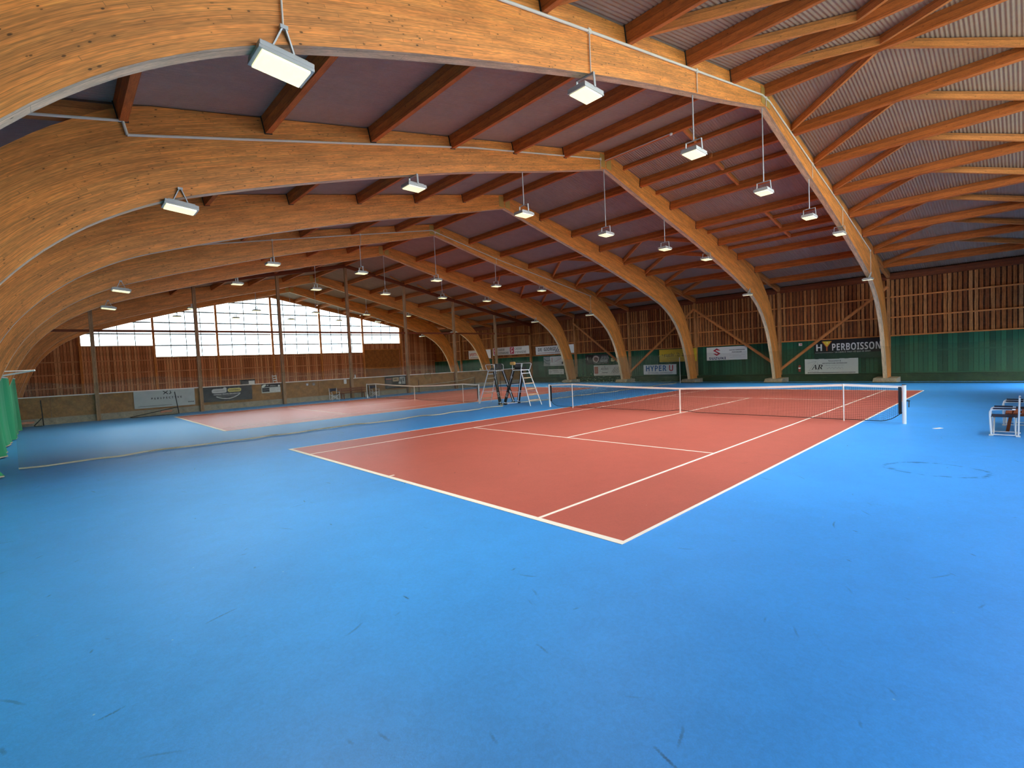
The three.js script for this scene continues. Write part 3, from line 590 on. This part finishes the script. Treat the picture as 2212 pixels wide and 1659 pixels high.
banner('advert_banner', 'white sign with a red angular S emblem above dark blue capitals', -13.18, -10.28, 1.56, 2.51, canvas(768, 252, (g, w, h) => {
  fill(g, '#dedfd8', 0, 0, w, h); g.fillStyle = '#b3262f'; g.beginPath(); g.moveTo(200, 22); g.lineTo(272, 66); g.lineTo(220, 66); g.lineTo(198, 54); g.lineTo(176, 68); g.lineTo(272, 124); g.lineTo(200, 168); g.lineTo(128, 124); g.lineTo(180, 124); g.lineTo(202, 138); g.lineTo(222, 124); g.lineTo(128, 66); g.closePath(); g.fill();
  g.save(); g.font = 'bold 62px sans-serif'; const tw = g.measureText('SUZUKI').width; g.translate(40, 216); g.scale(336 / tw, 1); text(g, 'SUZUKI', 0, 0, 'bold 62px sans-serif', '#15224e'); g.restore();
  text(g, 'SUZUKI DIMENSION', 580, 66, 'italic bold 30px sans-serif', '#1b1c1e', 'center'); text(g, 'PONTARLIER', 575, 106, 'italic bold 30px sans-serif', '#1b1c1e', 'center'); scribble(g, 440, 160, 280, '#8c8f8a', 20, 4); scribble(g, 500, 182, 160, '#8c8f8a', 20, 4); scribble(g, 450, 206, 270, '#8c8f8a', 20, 4);
}), { wrinkle: 0.003, category: 'sign' });
banner('advert_banner', 'yellow banner with dark rounded lettering, partly behind the third arch', -17.0, -13.9, 1.56, 2.54, canvas(768, 244, (g, w, h) => {
  fill(g, '#c9a823', 0, 0, w, h); text(g, "'n", 44, 100, 'bold 44px sans-serif', '#2d2a1c'); text(g, "ruch'", 100, 108, '100px sans-serif', '#2d2a1c'); text(g, "'b", 360, 108, '100px sans-serif', '#2d2a1c'); text(g, 'ar', 470, 108, '100px sans-serif', '#2d2a1c'); scribble(g, 150, 186, 380, '#7a6a20', 30, 5); scribble(g, 60, 222, 520, '#7a6a20', 30, 5);
}), { off: 0.27 });
banner('advert_banner', 'white banner with big blue capitals and a red U', -18.54, -15.63, 0.58, 1.37, canvas(768, 208, (g, w, h) => {
  fill(g, '#d6dde2', 0, 0, w, h); g.save(); g.font = 'bold 168px sans-serif'; const tw = g.measureText('HYPER').width; g.translate(46, 80); g.scale(500 / tw, 1); text(g, 'HYPER', 0, 0, 'bold 168px sans-serif', '#1f5f9c'); g.restore();
  text(g, 'U', 650, 80, 'bold 172px sans-serif', '#c03038', 'center'); text(g, 'le nouveau commerçant', 390, 172, 'italic 52px sans-serif', '#40566a', 'center');
}), { wrinkle: 0.003 });
banner('advert_banner', 'creased dark grey banner hanging above a white one, left of a brace', -24.5, -21.95, 1.57, 2.44, canvas(768, 260, (g, w, h) => {
  fill(g, '#3c403c', 0, 0, w, h); fill(g, '#1c211d', 0, 0, 270, h); text(g, 'É', 50, 110, 'bold 100px sans-serif', '#9a9c96'); g.fillStyle = '#b9a8a0'; g.beginPath(); g.ellipse(350, 120, 110, 90, 0, 0, 7); g.fill(); g.fillStyle = '#6a4a44'; g.beginPath(); g.ellipse(350, 130, 70, 60, 0, 0, 7); g.fill(); g.fillStyle = '#9a9c98'; for (let i = 0; i < 6; i++) { g.beginPath(); g.moveTo(470 + i * 44, 200); g.lineTo(560 + i * 44, 40); g.lineTo(574 + i * 44, 40); g.lineTo(500 + i * 44, 210); g.fill(); } scribble(g, 280, 226, 420, '#8a8c88', 30, 8);
}), { wrinkle: 0.05 });
banner('advert_banner', 'white banner with a red block at its left and thin grey capitals', -23.6, -20.45, 0.55, 1.47, canvas(768, 236, (g, w, h) => {
  fill(g, '#cfcabd', 0, 0, w, h); g.fillStyle = '#a6583e'; g.beginPath(); g.roundRect(16, 30, 100, 160, 24); g.fill(); for (let i = 0; i < 4; i++) scribble(g, 28, 56 + i * 32, 72, '#d8b8a0', 8, 8); text(g, 'AVIVA', 290, 84, '74px sans-serif', '#5a564c', 'center'); g.fillStyle = '#3a3630'; g.beginPath(); g.arc(290, 30, 9, 0, 7); g.fill(); text(g, 'Cuisines', 290, 168, 'bold 38px sans-serif', '#3a3630', 'center'); g.strokeStyle = '#6a665c'; g.lineWidth = 10; for (let i = 0; i < 5; i++) { g.beginPath(); g.moveTo(450 + i * 40, 190); g.lineTo(560 + i * 40, 50); g.stroke(); } scribble(g, 30, 214, 560, '#8a8678', 40, 6);
}), { wrinkle: 0.03 });
banner('advert_banner', 'white banner with widely spaced letters high on the wall beside the fifth arch', -30.73, -25.8, 2.72, 3.52, canvas(1024, 168, (g, w, h) => {
  fill(g, '#e9e6e0', 0, 0, w, h); text(g, 'DE  GIORGI', 60, 66, 'bold 92px sans-serif', '#4c514c'); g.fillStyle = '#3a3f3a'; for (let i = 0; i < 6; i++) { g.beginPath(); g.moveTo(540 + i * 50, 130); g.lineTo(620 + i * 50, 20); g.lineTo(632 + i * 50, 20); g.lineTo(562 + i * 50, 130); g.fill(); } scribble(g, 50, 132, 780, '#a86a60', 50, 12);
}), { wrinkle: 0.03 });
banner('advert_banner', 'half grey half white creased banner just left of the fifth arch', -29.72, -27.02, 1.56, 2.48, canvas(768, 262, (g, w, h) => {
  fill(g, '#e2ded6', 0, 0, w, h); fill(g, '#9ca19c', 0, 0, 250, h); g.strokeStyle = '#55605a'; g.lineWidth = 18; g.beginPath(); g.moveTo(10, 40); g.quadraticCurveTo(120, 150, 240, 90); g.stroke(); g.beginPath(); g.moveTo(10, 120); g.quadraticCurveTo(120, 230, 240, 200); g.stroke(); g.fillStyle = '#b77a6e'; for (let i = 0; i < 4; i++) g.fillRect(290, 40 + i * 34, 60, 16); g.strokeStyle = '#b9645c'; g.lineWidth = 8; g.beginPath(); g.moveTo(420, 150); g.lineTo(660, 60); g.stroke(); g.fillStyle = '#2a2c2a'; g.beginPath(); g.arc(690, 190, 34, 0, 7); g.fill(); scribble(g, 260, 226, 420, '#8f8c86', 30, 8);
}), { wrinkle: 0.04 });
banner('advert_banner', 'small white banner low on the green boards left of the fifth arch', -29.1, -27.15, 0.74, 1.23, canvas(512, 128, (g, w, h) => { fill(g, '#dcdad2', 0, 0, w, h); g.strokeStyle = '#55524a'; g.lineWidth = 8; g.beginPath(); g.arc(56, 64, 28, 0, 7); g.stroke(); scribble(g, 130, 30, 200, '#6a665e', 20, 12); scribble(g, 190, 70, 150, '#6a665e', 20, 10); scribble(g, 380, 30, 100, '#8a867e', 20, 8); text(g, 'Dole', 420, 96, 'bold 28px sans-serif', '#3a3832', 'center'); }));
banner('advert_banner', 'long white banner with red squirrel-like squares and capitals, beyond the post frame', -37.22, -31.62, 2.9, 3.73, canvas(1024, 148, (g, w, h) => {
  fill(g, '#e6e2de', 0, 0, w, h); fill(g, '#cfcac8', 20, 0, 480, h);
  for (const x of [20, 500]) { fill(g, '#b8354e', x, 6, 116, 128); g.strokeStyle = '#ecdfe0'; g.lineWidth = 12; g.beginPath(); g.arc(x + 66, 58, 34, 1.2, 5.2); g.stroke(); g.beginPath(); g.moveTo(x + 22, 118); g.lineTo(x + 84, 70); g.stroke(); text(g, 'CAISSE', x + 136, 44, 'bold 58px sans-serif', x > 100 ? '#77726e' : '#4a4644'); text(g, "D'EPARGNE", x + 136, 108, 'bold 56px sans-serif', x > 100 ? '#77726e' : '#4a4644'); }
}), { wrinkle: 0.02, off: 0.2 });
banner('advert_banner', 'white banner with red lower-case lettering beyond the post frame', -41.6, -37.65, 2.68, 3.63, canvas(768, 186, (g, w, h) => { fill(g, '#e4dedb', 0, 0, w, h); text(g, 'verre', 30, 80, 'bold 120px sans-serif', '#c8503c'); text(g, '&co', 350, 80, 'bold 120px sans-serif', '#c8503c'); scribble(g, 60, 152, 480, '#8a6a64', 20, 12); }));
banner('advert_banner', 'silver grey banner with spaced black capitals on the low brown wall', -1.42, 1.52, 0.46, 1.44, canvas(1024, 340, (g, w, h) => {
  fill(g, '#aeb6b2', 0, 0, w, h); g.strokeStyle = '#15181a'; g.lineWidth = 13; g.beginPath(); g.moveTo(480, 20); g.lineTo(560, 82); g.moveTo(556, 20); g.lineTo(480, 82); g.stroke(); g.beginPath(); g.moveTo(600, 20); g.lineTo(612, 66); g.lineTo(580, 80); g.stroke();
  const W = 'PERSPECTYVE'; [...W].forEach((c, i) => text(g, c, 290 + i * 49, 158, 'bold 54px sans-serif', '#15181a', 'center')); scribble(g, 60, 296, 560, '#5f6664', 40, 12); for (let i = 0; i < 4; i++) fill(g, '#1c1f20', 900 + i * 28, 262, 18, 18);
}), { wall: 'low', wrinkle: 0.03 });
banner('advert_banner', 'crumpled black banner with white and yellow ovals on the low brown wall', 1.77, 4.7, 0.52, 1.43, canvas(1024, 318, (g, w, h) => {
  fill(g, '#33373a', 0, 0, w, h); g.fillStyle = '#b9bfbd'; g.beginPath(); g.roundRect(228, 42, 290, 92, 46); g.fill(); g.beginPath(); g.arc(480, 50, 36, 0, 7); g.fill(); g.fillStyle = '#c4b766'; g.beginPath(); g.roundRect(534, 42, 270, 84, 42); g.fill(); text(g, 'CORDTERIE', 372, 90, '44px sans-serif', '#585e5e', 'center'); text(g, 'FOOTBALL', 670, 84, 'bold italic 44px sans-serif', '#3a3824', 'center');
  text(g, 'GARAGE PNEUS BALANCIER', 520, 164, 'bold 40px sans-serif', '#c6cac8', 'center'); scribble(g, 320, 200, 430, '#8a908e', 40, 8); g.strokeStyle = '#c6cac8'; g.lineWidth = 14; g.beginPath(); g.moveTo(310, 210); g.quadraticCurveTo(560, 340, 780, 170); g.stroke(); text(g, '06 84 10', 130, 290, 'bold 34px sans-serif', '#0d0f10', 'center');
}), { wall: 'low', wrinkle: 0.06 });
banner('notice_board', 'black and white notice board at the left of a dark post on the low wall', 5.3, 6.5, 0.83, 1.43, canvas(640, 320, (g, w, h) => {
  fill(g, '#b8bdb4', 0, 0, w, h); fill(g, '#131415', 0, 0, w, 120); g.fillStyle = '#e2ead8'; g.beginPath(); g.ellipse(80, 66, 80, 40, -0.5, 0, 7); g.fill(); scribble(g, 290, 58, 190, '#a8aca6', 20, 24); g.strokeStyle = '#d0d4cc'; g.lineWidth = 14; g.beginPath(); g.arc(210, 70, 26, 3, 6); g.stroke(); g.fillStyle = '#d9ddd4'; g.beginPath(); g.arc(588, 84, 36, 0, 7); g.fill(); fill(g, '#131415', 24, 140, 236, 140); fill(g, '#9aa09a', 24, 200, 236, 8); fill(g, '#d4d8d0', 280, 140, 160, 150); fill(g, '#e0e4dc', 460, 140, 160, 150); for (let i = 0; i < 5; i++) { scribble(g, 296, 156 + i * 24, 130, '#6a706a', 10, 6); scribble(g, 474, 156 + i * 24, 130, '#6a706a', 10, 6); }
}), { wall: 'low', wrinkle: 0.002, category: 'notice board' });
banner('photo_poster', 'dark poster with three pictures behind the far net', 14.3, 16.2, 0.47, 1.44, canvas(640, 328, (g, w, h) => {
  fill(g, '#161616', 0, 0, w, h); const P = (x, y, ww, hh, c) => { g.fillStyle = c; g.beginPath(); g.roundRect(x, y, ww, hh, 20); g.fill(); }; P(30, 36, 180, 190, '#4a4440'); fill(g, '#a0584c', 36, 60, 168, 26); P(236, 36, 190, 110, '#9a8468'); fill(g, '#3a2c22', 280, 70, 80, 30); P(444, 26, 176, 200, '#8f9490'); fill(g, '#2c3030', 470, 90, 40, 130); fill(g, '#4a504e', 540, 60, 40, 90); P(410, 160, 80, 60, '#aab0ac'); scribble(g, 40, 264, 480, '#8a8f8c', 30, 30);
}), { wall: 'low', wrinkle: 0.004, category: 'poster' });
banner('paper_notice', 'single white paper sheet pinned to the low wall above the bench', 10.97, 11.17, 1.09, 1.41, canvas(64, 96, (g, w, h) => { fill(g, '#dfe0da', 0, 0, w, h); for (let i = 0; i < 8; i++) scribble(g, 8, 12 + i * 9, 48, '#a8a9a4', 8, 3); }), { wall: 'low', wrinkle: 0.002, category: 'notice' });
for (const [z, l] of [[8.29, 'left'], [8.74, 'right']]) { const m = obj('round_plaque', [rod(V(0, 0, 0), V(0.02, 0, 0), 0.1, 20)], mat({ map: canvas(64, 64, (g) => { fill(g, '#8f8f94', 0, 0, 64, 64); g.fillStyle = l === 'left' ? '#c6c8cc' : '#5a4a3a'; g.beginPath(); g.arc(32, 32, 20, 0, 7); g.fill(); fill(g, '#e2e2de', 26, 10, 12, 30); }), roughness: 0.5 })); m.position.set(-31.58, 1.22, -z); tag(m, `small round plaque on the low brown wall, ${l} of the two`, 'plaque'); }
for (const [x, y, l, c, w] of [[-21.6, 1.92, 'small yellowish notice under the brace beside the fourth arch', '#d2c486', 0.34], [-6.97, 2.39, 'small white and red safety sign above the extinguisher', '#d8c8c4', 0.2], [-39.65, 1.38, 'small yellow notice low on the green boards beyond the post frame', '#dcd29a', 0.34]]) { const m = obj('notice_sign', box(w, w * 0.85, 0.012), mat({ map: canvas(64, 64, g => { fill(g, c, 0, 0, 64, 64); fill(g, c === '#d8c8c4' ? '#b8403a' : '#5a5640', 34, 14, 16, 30); }) })); const uv = m.geometry.attributes.uv, p = m.geometry.attributes.position; for (let i = 0; i < uv.count; i++) uv.setXY(i, p.getX(i) / w + 0.5, p.getY(i) / (w * 0.85) + 0.5); m.position.set(x, y, ZBACK + 0.07); tag(m, l, 'sign'); }
// fire extinguisher on the back wall
{
  const t = thing('fire_extinguisher', 'red fire extinguisher hanging on the green wall left of the grey banner', 'extinguisher', [-7.02, 0.62, ZBACK + 0.16]);
  const red = mat({ color: 0x9c3326, roughness: 0.4 });
  const pr = [[0, 0], [0.07, 0], [0.075, 0.02], [0.075, 0.34], [0.06, 0.4], [0.025, 0.43], [0.025, 0.47], [0, 0.47]].map(p => new THREE.Vector2(...p));
  obj('cylinder', new THREE.LatheGeometry(pr, 16), red, t); obj('valve', [box(0.04, 0.03, 0.12, 0, 0.48, 0.02)], M.black, t); obj('hose', pipe([V(0.03, 0.47, 0.03), V(0.1, 0.42, 0.04), V(0.1, 0.2, 0.05)], 0.012, 6), M.black, t); obj('label_band', rod(V(0, 0.2, 0), V(0, 0.28, 0), 0.077, 16), M.white, t);
}

// ================================================================== UMPIRE CHAIRS
function umpireChair(x, z, turn, label) {           // ladder towards local +x
  const t = thing('umpire_chair', label, 'umpire chair', [x, 0, z], turn, 'umpire chairs between the courts');
  const H = 1.72, r = 0.022;
  for (const s of [-1, 1]) {
    obj('ladder_rail', rod(V(0.98, 0, s * 0.39), V(0.3, H, s * 0.27), r, 10), M.alu, t);
    obj('rear_leg', rod(V(-0.78, 0, s * 0.46), V(-0.22, H, s * 0.29), r, 10), M.alu, t);
    const sp = obj('side_panel', [bar(V(-0.72, 0.14, s * 0.47), V(-0.2, H - 0.02, s * 0.3), 0.012, 0.2, V(1, 0.3, 0))], M.black, t);
    for (const f of [0.2, 0.28, 0.8]) { const q = new THREE.TorusGeometry(0.05, 0.008, 6, 18); q.translate(-0.72 + 0.52 * f, 0.14 + (H - 0.16) * f, s * (0.47 - 0.17 * f + 0.012)); obj('emblem_ring', q, M.white, sp); }
    obj('foot_block', box(0.2, 0.08, 0.09, -0.72, 0.05, s * 0.46), M.black, t);
    obj('side_bar', rod(V(0.72, 0.66, s * 0.345), V(-0.57, 0.66, s * 0.4), 0.014, 8), M.alu, t);
    obj('armrest', pipe([V(0.34, H + 0.02, s * 0.3), V(0.46, H + 0.28, s * 0.31), V(0.36, H + 0.33, s * 0.31), V(-0.14, H + 0.33, s * 0.31), V(-0.24, H + 0.26, s * 0.31), V(-0.24, H + 0.02, s * 0.31)], 0.014, 8, 40, 0.3), M.alu, t);
  }
  for (let i = 0; i < 5; i++) { const f = (i + 1) * 0.155, xx = 0.98 - 0.68 * f, w = 0.39 - 0.12 * f; obj('rung', box(0.1, 0.042, 2 * w, xx, H * f, 0), M.rung, t); }
  obj('base_bar', rod(V(-0.74, 0.05, -0.44), V(-0.74, 0.05, 0.44), 0.016, 8), M.alu, t);
  obj('cross_bar', rod(V(-0.45, 1.0, -0.37), V(-0.45, 1.0, 0.37), 0.014, 8), M.alu, t);
  obj('upper_shelf', box(0.1, 0.03, 0.6, 0.34, H - 0.16, 0), M.alu, t);
  obj('platform', [box(0.6, 0.03, 0.6, 0.04, H, 0)], M.alu, t);
  obj('seat', new RoundedBoxGeometry(0.42, 0.09, 0.46, 2, 0.03).translate(0, H + 0.1, 0), M.black, t);
  const back = obj('backrest', new RoundedBoxGeometry(0.09, 0.24, 0.44, 2, 0.04).translate(-0.2, H + 0.25, 0), M.black, t);
  return t;
}
const ump1 = umpireChair(-14.05, -12.2, 0, 'aluminium umpire chair with its ladder towards the near net post');
const ump2 = umpireChair(-15.88, -12.2, Math.PI, 'aluminium umpire chair with its ladder towards the far court net');
{ const m = obj('towel', new RoundedBoxGeometry(0.3, 0.16, 0.16, 3, 0.06), mat({ color: 0xc9a05a, roughness: 0.95 })); m.position.set(-14.2, 2.06, -11.84); m.rotation.y = 0.15; tag(m, 'tan cloth bundle on the armrest of the umpire chair by the near net', 'cloth'); }

// ================================================================== FOLDING CHAIRS AND BENCHES
function directorChair(x, z, turn, label) {         // faces local +z
  const t = thing('folding_chair', label, 'chair', [x, 0, z], turn, 'aluminium folding armchairs');
  for (const s of [-1, 1]) {
    const fr = obj('side_frame', [pipe([V(s * 0.27, 0.012, 0.2), V(s * 0.27, 0.52, 0.22), V(s * 0.27, 0.585, 0.16), V(s * 0.27, 0.6, -0.18)], 0.016, 8, 30, 0.3), rod(V(s * 0.27, 0.01, -0.22), V(s * 0.27, 0.86, -0.24), 0.016, 8), rod(V(s * 0.27, 0.03, 0.2), V(s * 0.27, 0.03, -0.22), 0.012, 8)], M.alu, t);
    obj('arm_pad', new RoundedBoxGeometry(0.05, 0.03, 0.3, 2, 0.01).translate(s * 0.27, 0.612, 0.02), M.navy, fr);
    for (const f of [0.2, -0.22]) obj('foot', box(0.04, 0.03, 0.07, s * 0.27, 0.018, f), M.white, fr);
  }
  for (const f of [0.17, -0.17]) obj('cross_brace', [rod(V(-0.26, 0.05, f + 0.01), V(0.26, 0.42, f + 0.01), 0.012, 8), rod(V(0.26, 0.05, f - 0.01), V(-0.26, 0.42, f - 0.01), 0.012, 8)], M.alu, t);
  const seat = new THREE.PlaneGeometry(0.52, 0.42, 10, 4); { const p = seat.attributes.position; for (let i = 0; i < p.count; i++) { const u = p.getX(i) / 0.26; p.setZ(i, -0.035 * (1 - u * u)); } seat.computeVertexNormals(); seat.rotateX(-Math.PI / 2); seat.translate(0, 0.435, 0); }
  obj('seat', seat, mat({ color: 0x151c38, roughness: 0.9, side: THREE.DoubleSide }), t);
  obj('backrest', new RoundedBoxGeometry(0.54, 0.2, 0.02, 2, 0.008).translate(0, 0.74, -0.245), M.navy, t);
  return t;
}
directorChair(2.82, -10.82, -Math.PI / 2, 'blue-cushioned folding armchair at the right edge, nearer of the two');
directorChair(2.98, -12.7, -Math.PI / 2, 'blue-cushioned folding armchair at the right edge, farther of the two');
function bench(x, z, L, turn, label, wood) {        // runs along local x
  const t = thing('bench', label, 'bench', [x, 0, z], turn);
  for (let i = 0; i < 3; i++) obj('seat_slat', box(L, 0.03, 0.11, 0, 0.43, -0.14 + i * 0.13), wood, t);
  for (let i = 0; i < 2; i++) obj('back_slat', box(L, 0.09, 0.025, 0, 0.58 + i * 0.15, -0.26), wood, t);
  for (const s of [-0.36, 0.36]) { obj('leg_frame', [bar(V(s * L, 0, 0.14), V(s * L, 0.42, 0.08), 0.06, 0.05, V(1, 0, 0)), bar(V(s * L, 0, -0.28), V(s * L, 0.8, -0.26), 0.06, 0.05, V(1, 0, 0)), box(0.06, 0.05, 0.4, s * L, 0.39, -0.06)], wood, t); }
  return t;
}
bench(3.0, -11.75, 1.0, -Math.PI / 2, 'brown wooden bench between the two folding chairs at the right', M.dark);
directorChair(-30.75, -9.85, Math.PI / 2, 'dark-backed folding chair left of the bench by the low wall');
directorChair(-30.75, -12.95, Math.PI / 2, 'dark-backed folding chair right of the bench behind the far net post');
bench(-31.0, -11.4, 2.2, Math.PI / 2, 'slatted wooden bench with thin legs against the low brown wall', M.dark);

// ================================================================== THINGS ALONG THE LOW WALL
{
  const t = thing('practice_net', 'low black practice net standing in front of the low wall at the right', 'net', [-31.1, 0, -20.1], 0);
  for (const z of [3.0, -2.9]) obj('pole', [rod(V(0, 0.05, z), V(0, 0.95, z), 0.025, 8), box(0.4, 0.04, 0.05, 0, 0.02, z)], M.black, t);
  obj('top_tape', pipe([V(0, 0.55, 3.0), V(0, 0.6, 1.4), V(0, 0.72, -1.4), V(0, 0.93, -2.9)], 0.014, 6, 30), M.hem, t);
  const st = []; for (let i = 0; i < 40; i++) { const z = 2.9 - i * 0.145; const f = i / 40; st.push(box(0.006, 0.45 + 0.2 * f, 0.006, 0, 0.32 + 0.14 * f, z)); } for (let j = 0; j < 5; j++) st.push(bar(V(0, 0.15 + j * 0.1, 2.95), V(0, 0.2 + j * 0.16, -2.85), 0.006)); const m = obj('netting', mergeGeometries(st), M.string, t); m.userData.kind = 'stuff';
}
function foldedNet(z0, z1, zp, label) {
  const t = thing('folded_net', label, 'net', [-30.9, 0, (z0 + z1) / 2]); const zc = (z0 + z1) / 2;
  obj('pole', [rod(V(0.15, 0.02, zp - 0.05 - zc), V(-0.45, 1.3, zp - zc), 0.022, 8)], M.black, t);
  obj('frame_bar', [rod(V(0, 0.05, z0 - zc), V(0.05, 0.42, zp - zc), 0.02, 8), rod(V(0.1, 0.03, z0 - zc), V(0.1, 0.03, zp - zc), 0.018, 8)], M.black, t);
  const g = new THREE.BoxGeometry(0.1, 0.1, 0.55, 2, 3, 12), p = g.attributes.position, l = lattice(410, 16, 16); for (let i = 0; i < p.count; i++) { p.setY(i, p.getY(i) + 0.1 * (vnoise(l, p.getZ(i) * 6 + 4, 2) - 0.5) + 0.12 * p.getZ(i) * -0.5); p.setX(i, p.getX(i) + 0.06 * (vnoise(l, p.getZ(i) * 5 + 8, p.getY(i) * 9) - 0.5)); } g.computeVertexNormals(); g.translate(0.12, 0.2, zp + 0.55 - zc); obj('folded_cloth', g, M.orange, t);
}
foldedNet(1.7, -0.6, -0.5, 'folded black net frame with orange cloth below the grey banner');
foldedNet(5.5, 3.6, 5.2, 'folded black net frame in the corner beside the green curtain');
{ const m = obj('hoop', new THREE.TorusGeometry(0.29, 0.02, 8, 28), mat({ color: 0x6b6438, roughness: 0.8 })); m.rotation.y = Math.PI / 2; m.position.set(-31.52, 1.34, -18.3); tag(m, 'dull green hoop hanging over the low wall', 'hoop'); }
{ const t = thing('bottle', 'white bottle standing on top of the low wall', 'bottle', [-31.63, 1.49, -11.9]); obj('body', new THREE.LatheGeometry([[0, 0], [0.05, 0], [0.05, 0.14], [0.025, 0.19], [0.025, 0.22], [0, 0.22]].map(p => new THREE.Vector2(...p)), 14), M.white, t); obj('cap', rod(V(0, 0.22, 0), V(0, 0.25, 0), 0.028, 12), M.white, t); }
{
  const t = thing('plastic_chair', 'white plastic chair standing behind the low wall beside a post', 'chair', [-33, 0, -6.8], 0.6);
  for (const [x, z] of [[-0.22, -0.22], [0.22, -0.22], [-0.22, 0.22], [0.22, 0.22]]) obj('leg', rod(V(x, 0, z), V(x * 0.8, 1.3, z * 0.8), 0.025, 8), M.white, t);
  obj('seat', new RoundedBoxGeometry(0.45, 0.04, 0.45, 2, 0.015).translate(0, 1.3, 0), M.white, t); for (const z of [-0.19, 0.19]) obj('back_post', rod(V(-0.2, 1.3, z), V(-0.26, 2.0, z), 0.025, 8), M.white, t); for (let i = 0; i < 3; i++) obj('back_slat', box(0.02, 0.07, 0.4, -0.25, 1.6 + i * 0.16, 0), M.white, t);
}
{ const t = thing('equipment_box', 'grey and black box standing above the low wall over the black banner', 'box', [-33, 0, -4.87]); obj('cabinet', new RoundedBoxGeometry(0.4, 1.7, 0.82, 2, 0.03).translate(0, 0.86, 0), mat({ color: 0x4a4a4c, roughness: 0.6 }), t); obj('front_panel', box(0.01, 0.28, 0.36, 0.205, 1.55, -0.2), M.white, t); obj('lid', new RoundedBoxGeometry(0.42, 0.07, 0.86, 2, 0.02).translate(0, 1.74, 0), M.black, t); }
{ const t = thing('board_door', 'pale plywood sheet closing the gable wall under the right window', 'door', [XFAR + 0.1, 0, RZ - 2.5 * BZ]); const pm = mat({ map: boardTex, color: 0xffd8c0, roughness: 0.85 }); for (let j = 0; j < 2; j++) for (let i = 0; i < 4; i++) obj('panel', box(0.03, 2.1, 1.08, 0, 1.1 + j * 2.12, -1.64 + i * 1.1), pm, t); obj('rail', [box(0.05, 0.08, 4.45, 0.03, 2.16, 0), box(0.05, 0.08, 4.45, 0.03, 4.3, 0)], M.timber, t); }

// ================================================================== GREEN CURTAINS AT THE LEFT
function curtain(x0, x1, z, h, label, fold, flaps) {
  const t = thing('green_curtain', label, 'curtain', [(x0 + x1) / 2, 0, z]); const L = x1 - x0, nx = Math.round(L * 12), g = new THREE.PlaneGeometry(L, h, nx, 10), p = g.attributes.position, l = lattice(Math.round(x0 * 31 + 900), 256, 8), hem = [];
  const zf = (x, y) => { const b = 1 - 0.55 * (y / h); let q = fold * b * (vnoise(l, (x + 40) * 2.6, 2) - 0.5) + 0.04 * Math.sin(x * 9) * b; for (const [fx, fw, fa] of flaps) { const e = (x + (x0 + x1) / 2 - fx) / fw; q -= fa * Math.exp(-e * e) * (1 - y / h) ** 3; } return q; };
  for (let i = 0; i < p.count; i++) { const x = p.getX(i), y = p.getY(i) + h / 2; p.setXYZ(i, x, Math.max(0.02, y + (y < 0.01 ? 0.03 : 0)), zf(x, y)); }
  for (let i = 0; i <= nx; i += 3) { const x = -L / 2 + L * i / nx; hem.push(V(x, 0.045, zf(x, 0))); }
  g.computeVertexNormals(); obj('cloth', g, M.curtain, t); obj('hem', pipe(hem, 0.022, 6, hem.length * 3), M.hem, t);
  obj('rail', rod(V(-L / 2, h + 0.03, 0), V(L / 2, h + 0.03, 0), 0.025, 8), M.galv, t); return t;
}
const cur = curtain(-30.9, -15.2, 6.02, 2.42, 'bright green curtain hanging at the left edge behind the far court', 0.32, [[-18, 1.6, 0.12], [-22, 1.4, 0.1]]);
obj('bracket_arm', rod(V(2.6, 2.45, 0.0), V(2.9, 2.62, -0.95), 0.03, 8), M.white, cur);
obj('bracket_arm', rod(V(3.4, 2.6, 0.2), V(2.9, 2.62, -0.9), 0.018, 8), M.white, cur);
curtain(-14.6, 1.5, 6.05, 2.42, 'green curtain whose hem corners just show at the lower left edge', 0.2, [[-13.2, 0.3, 0.5], [-10.4, 0.22, 0.55]]);
// small litter on the floor
{ const g = box(0.1, 0.004, 0.24, 0, 0.002, 0), m = obj('paper_scrap', g, M.white); m.position.set(0.9 + 0.75, 0.002, -11.3); m.rotation.y = -0.5; tag(m, 'small white scrap lying on the blue floor right of the net post', 'paper'); }

scene.traverse(o => { if (o.isMesh) { o.castShadow = true; o.receiveShadow = true; } });
renderer.render(scene, camera);
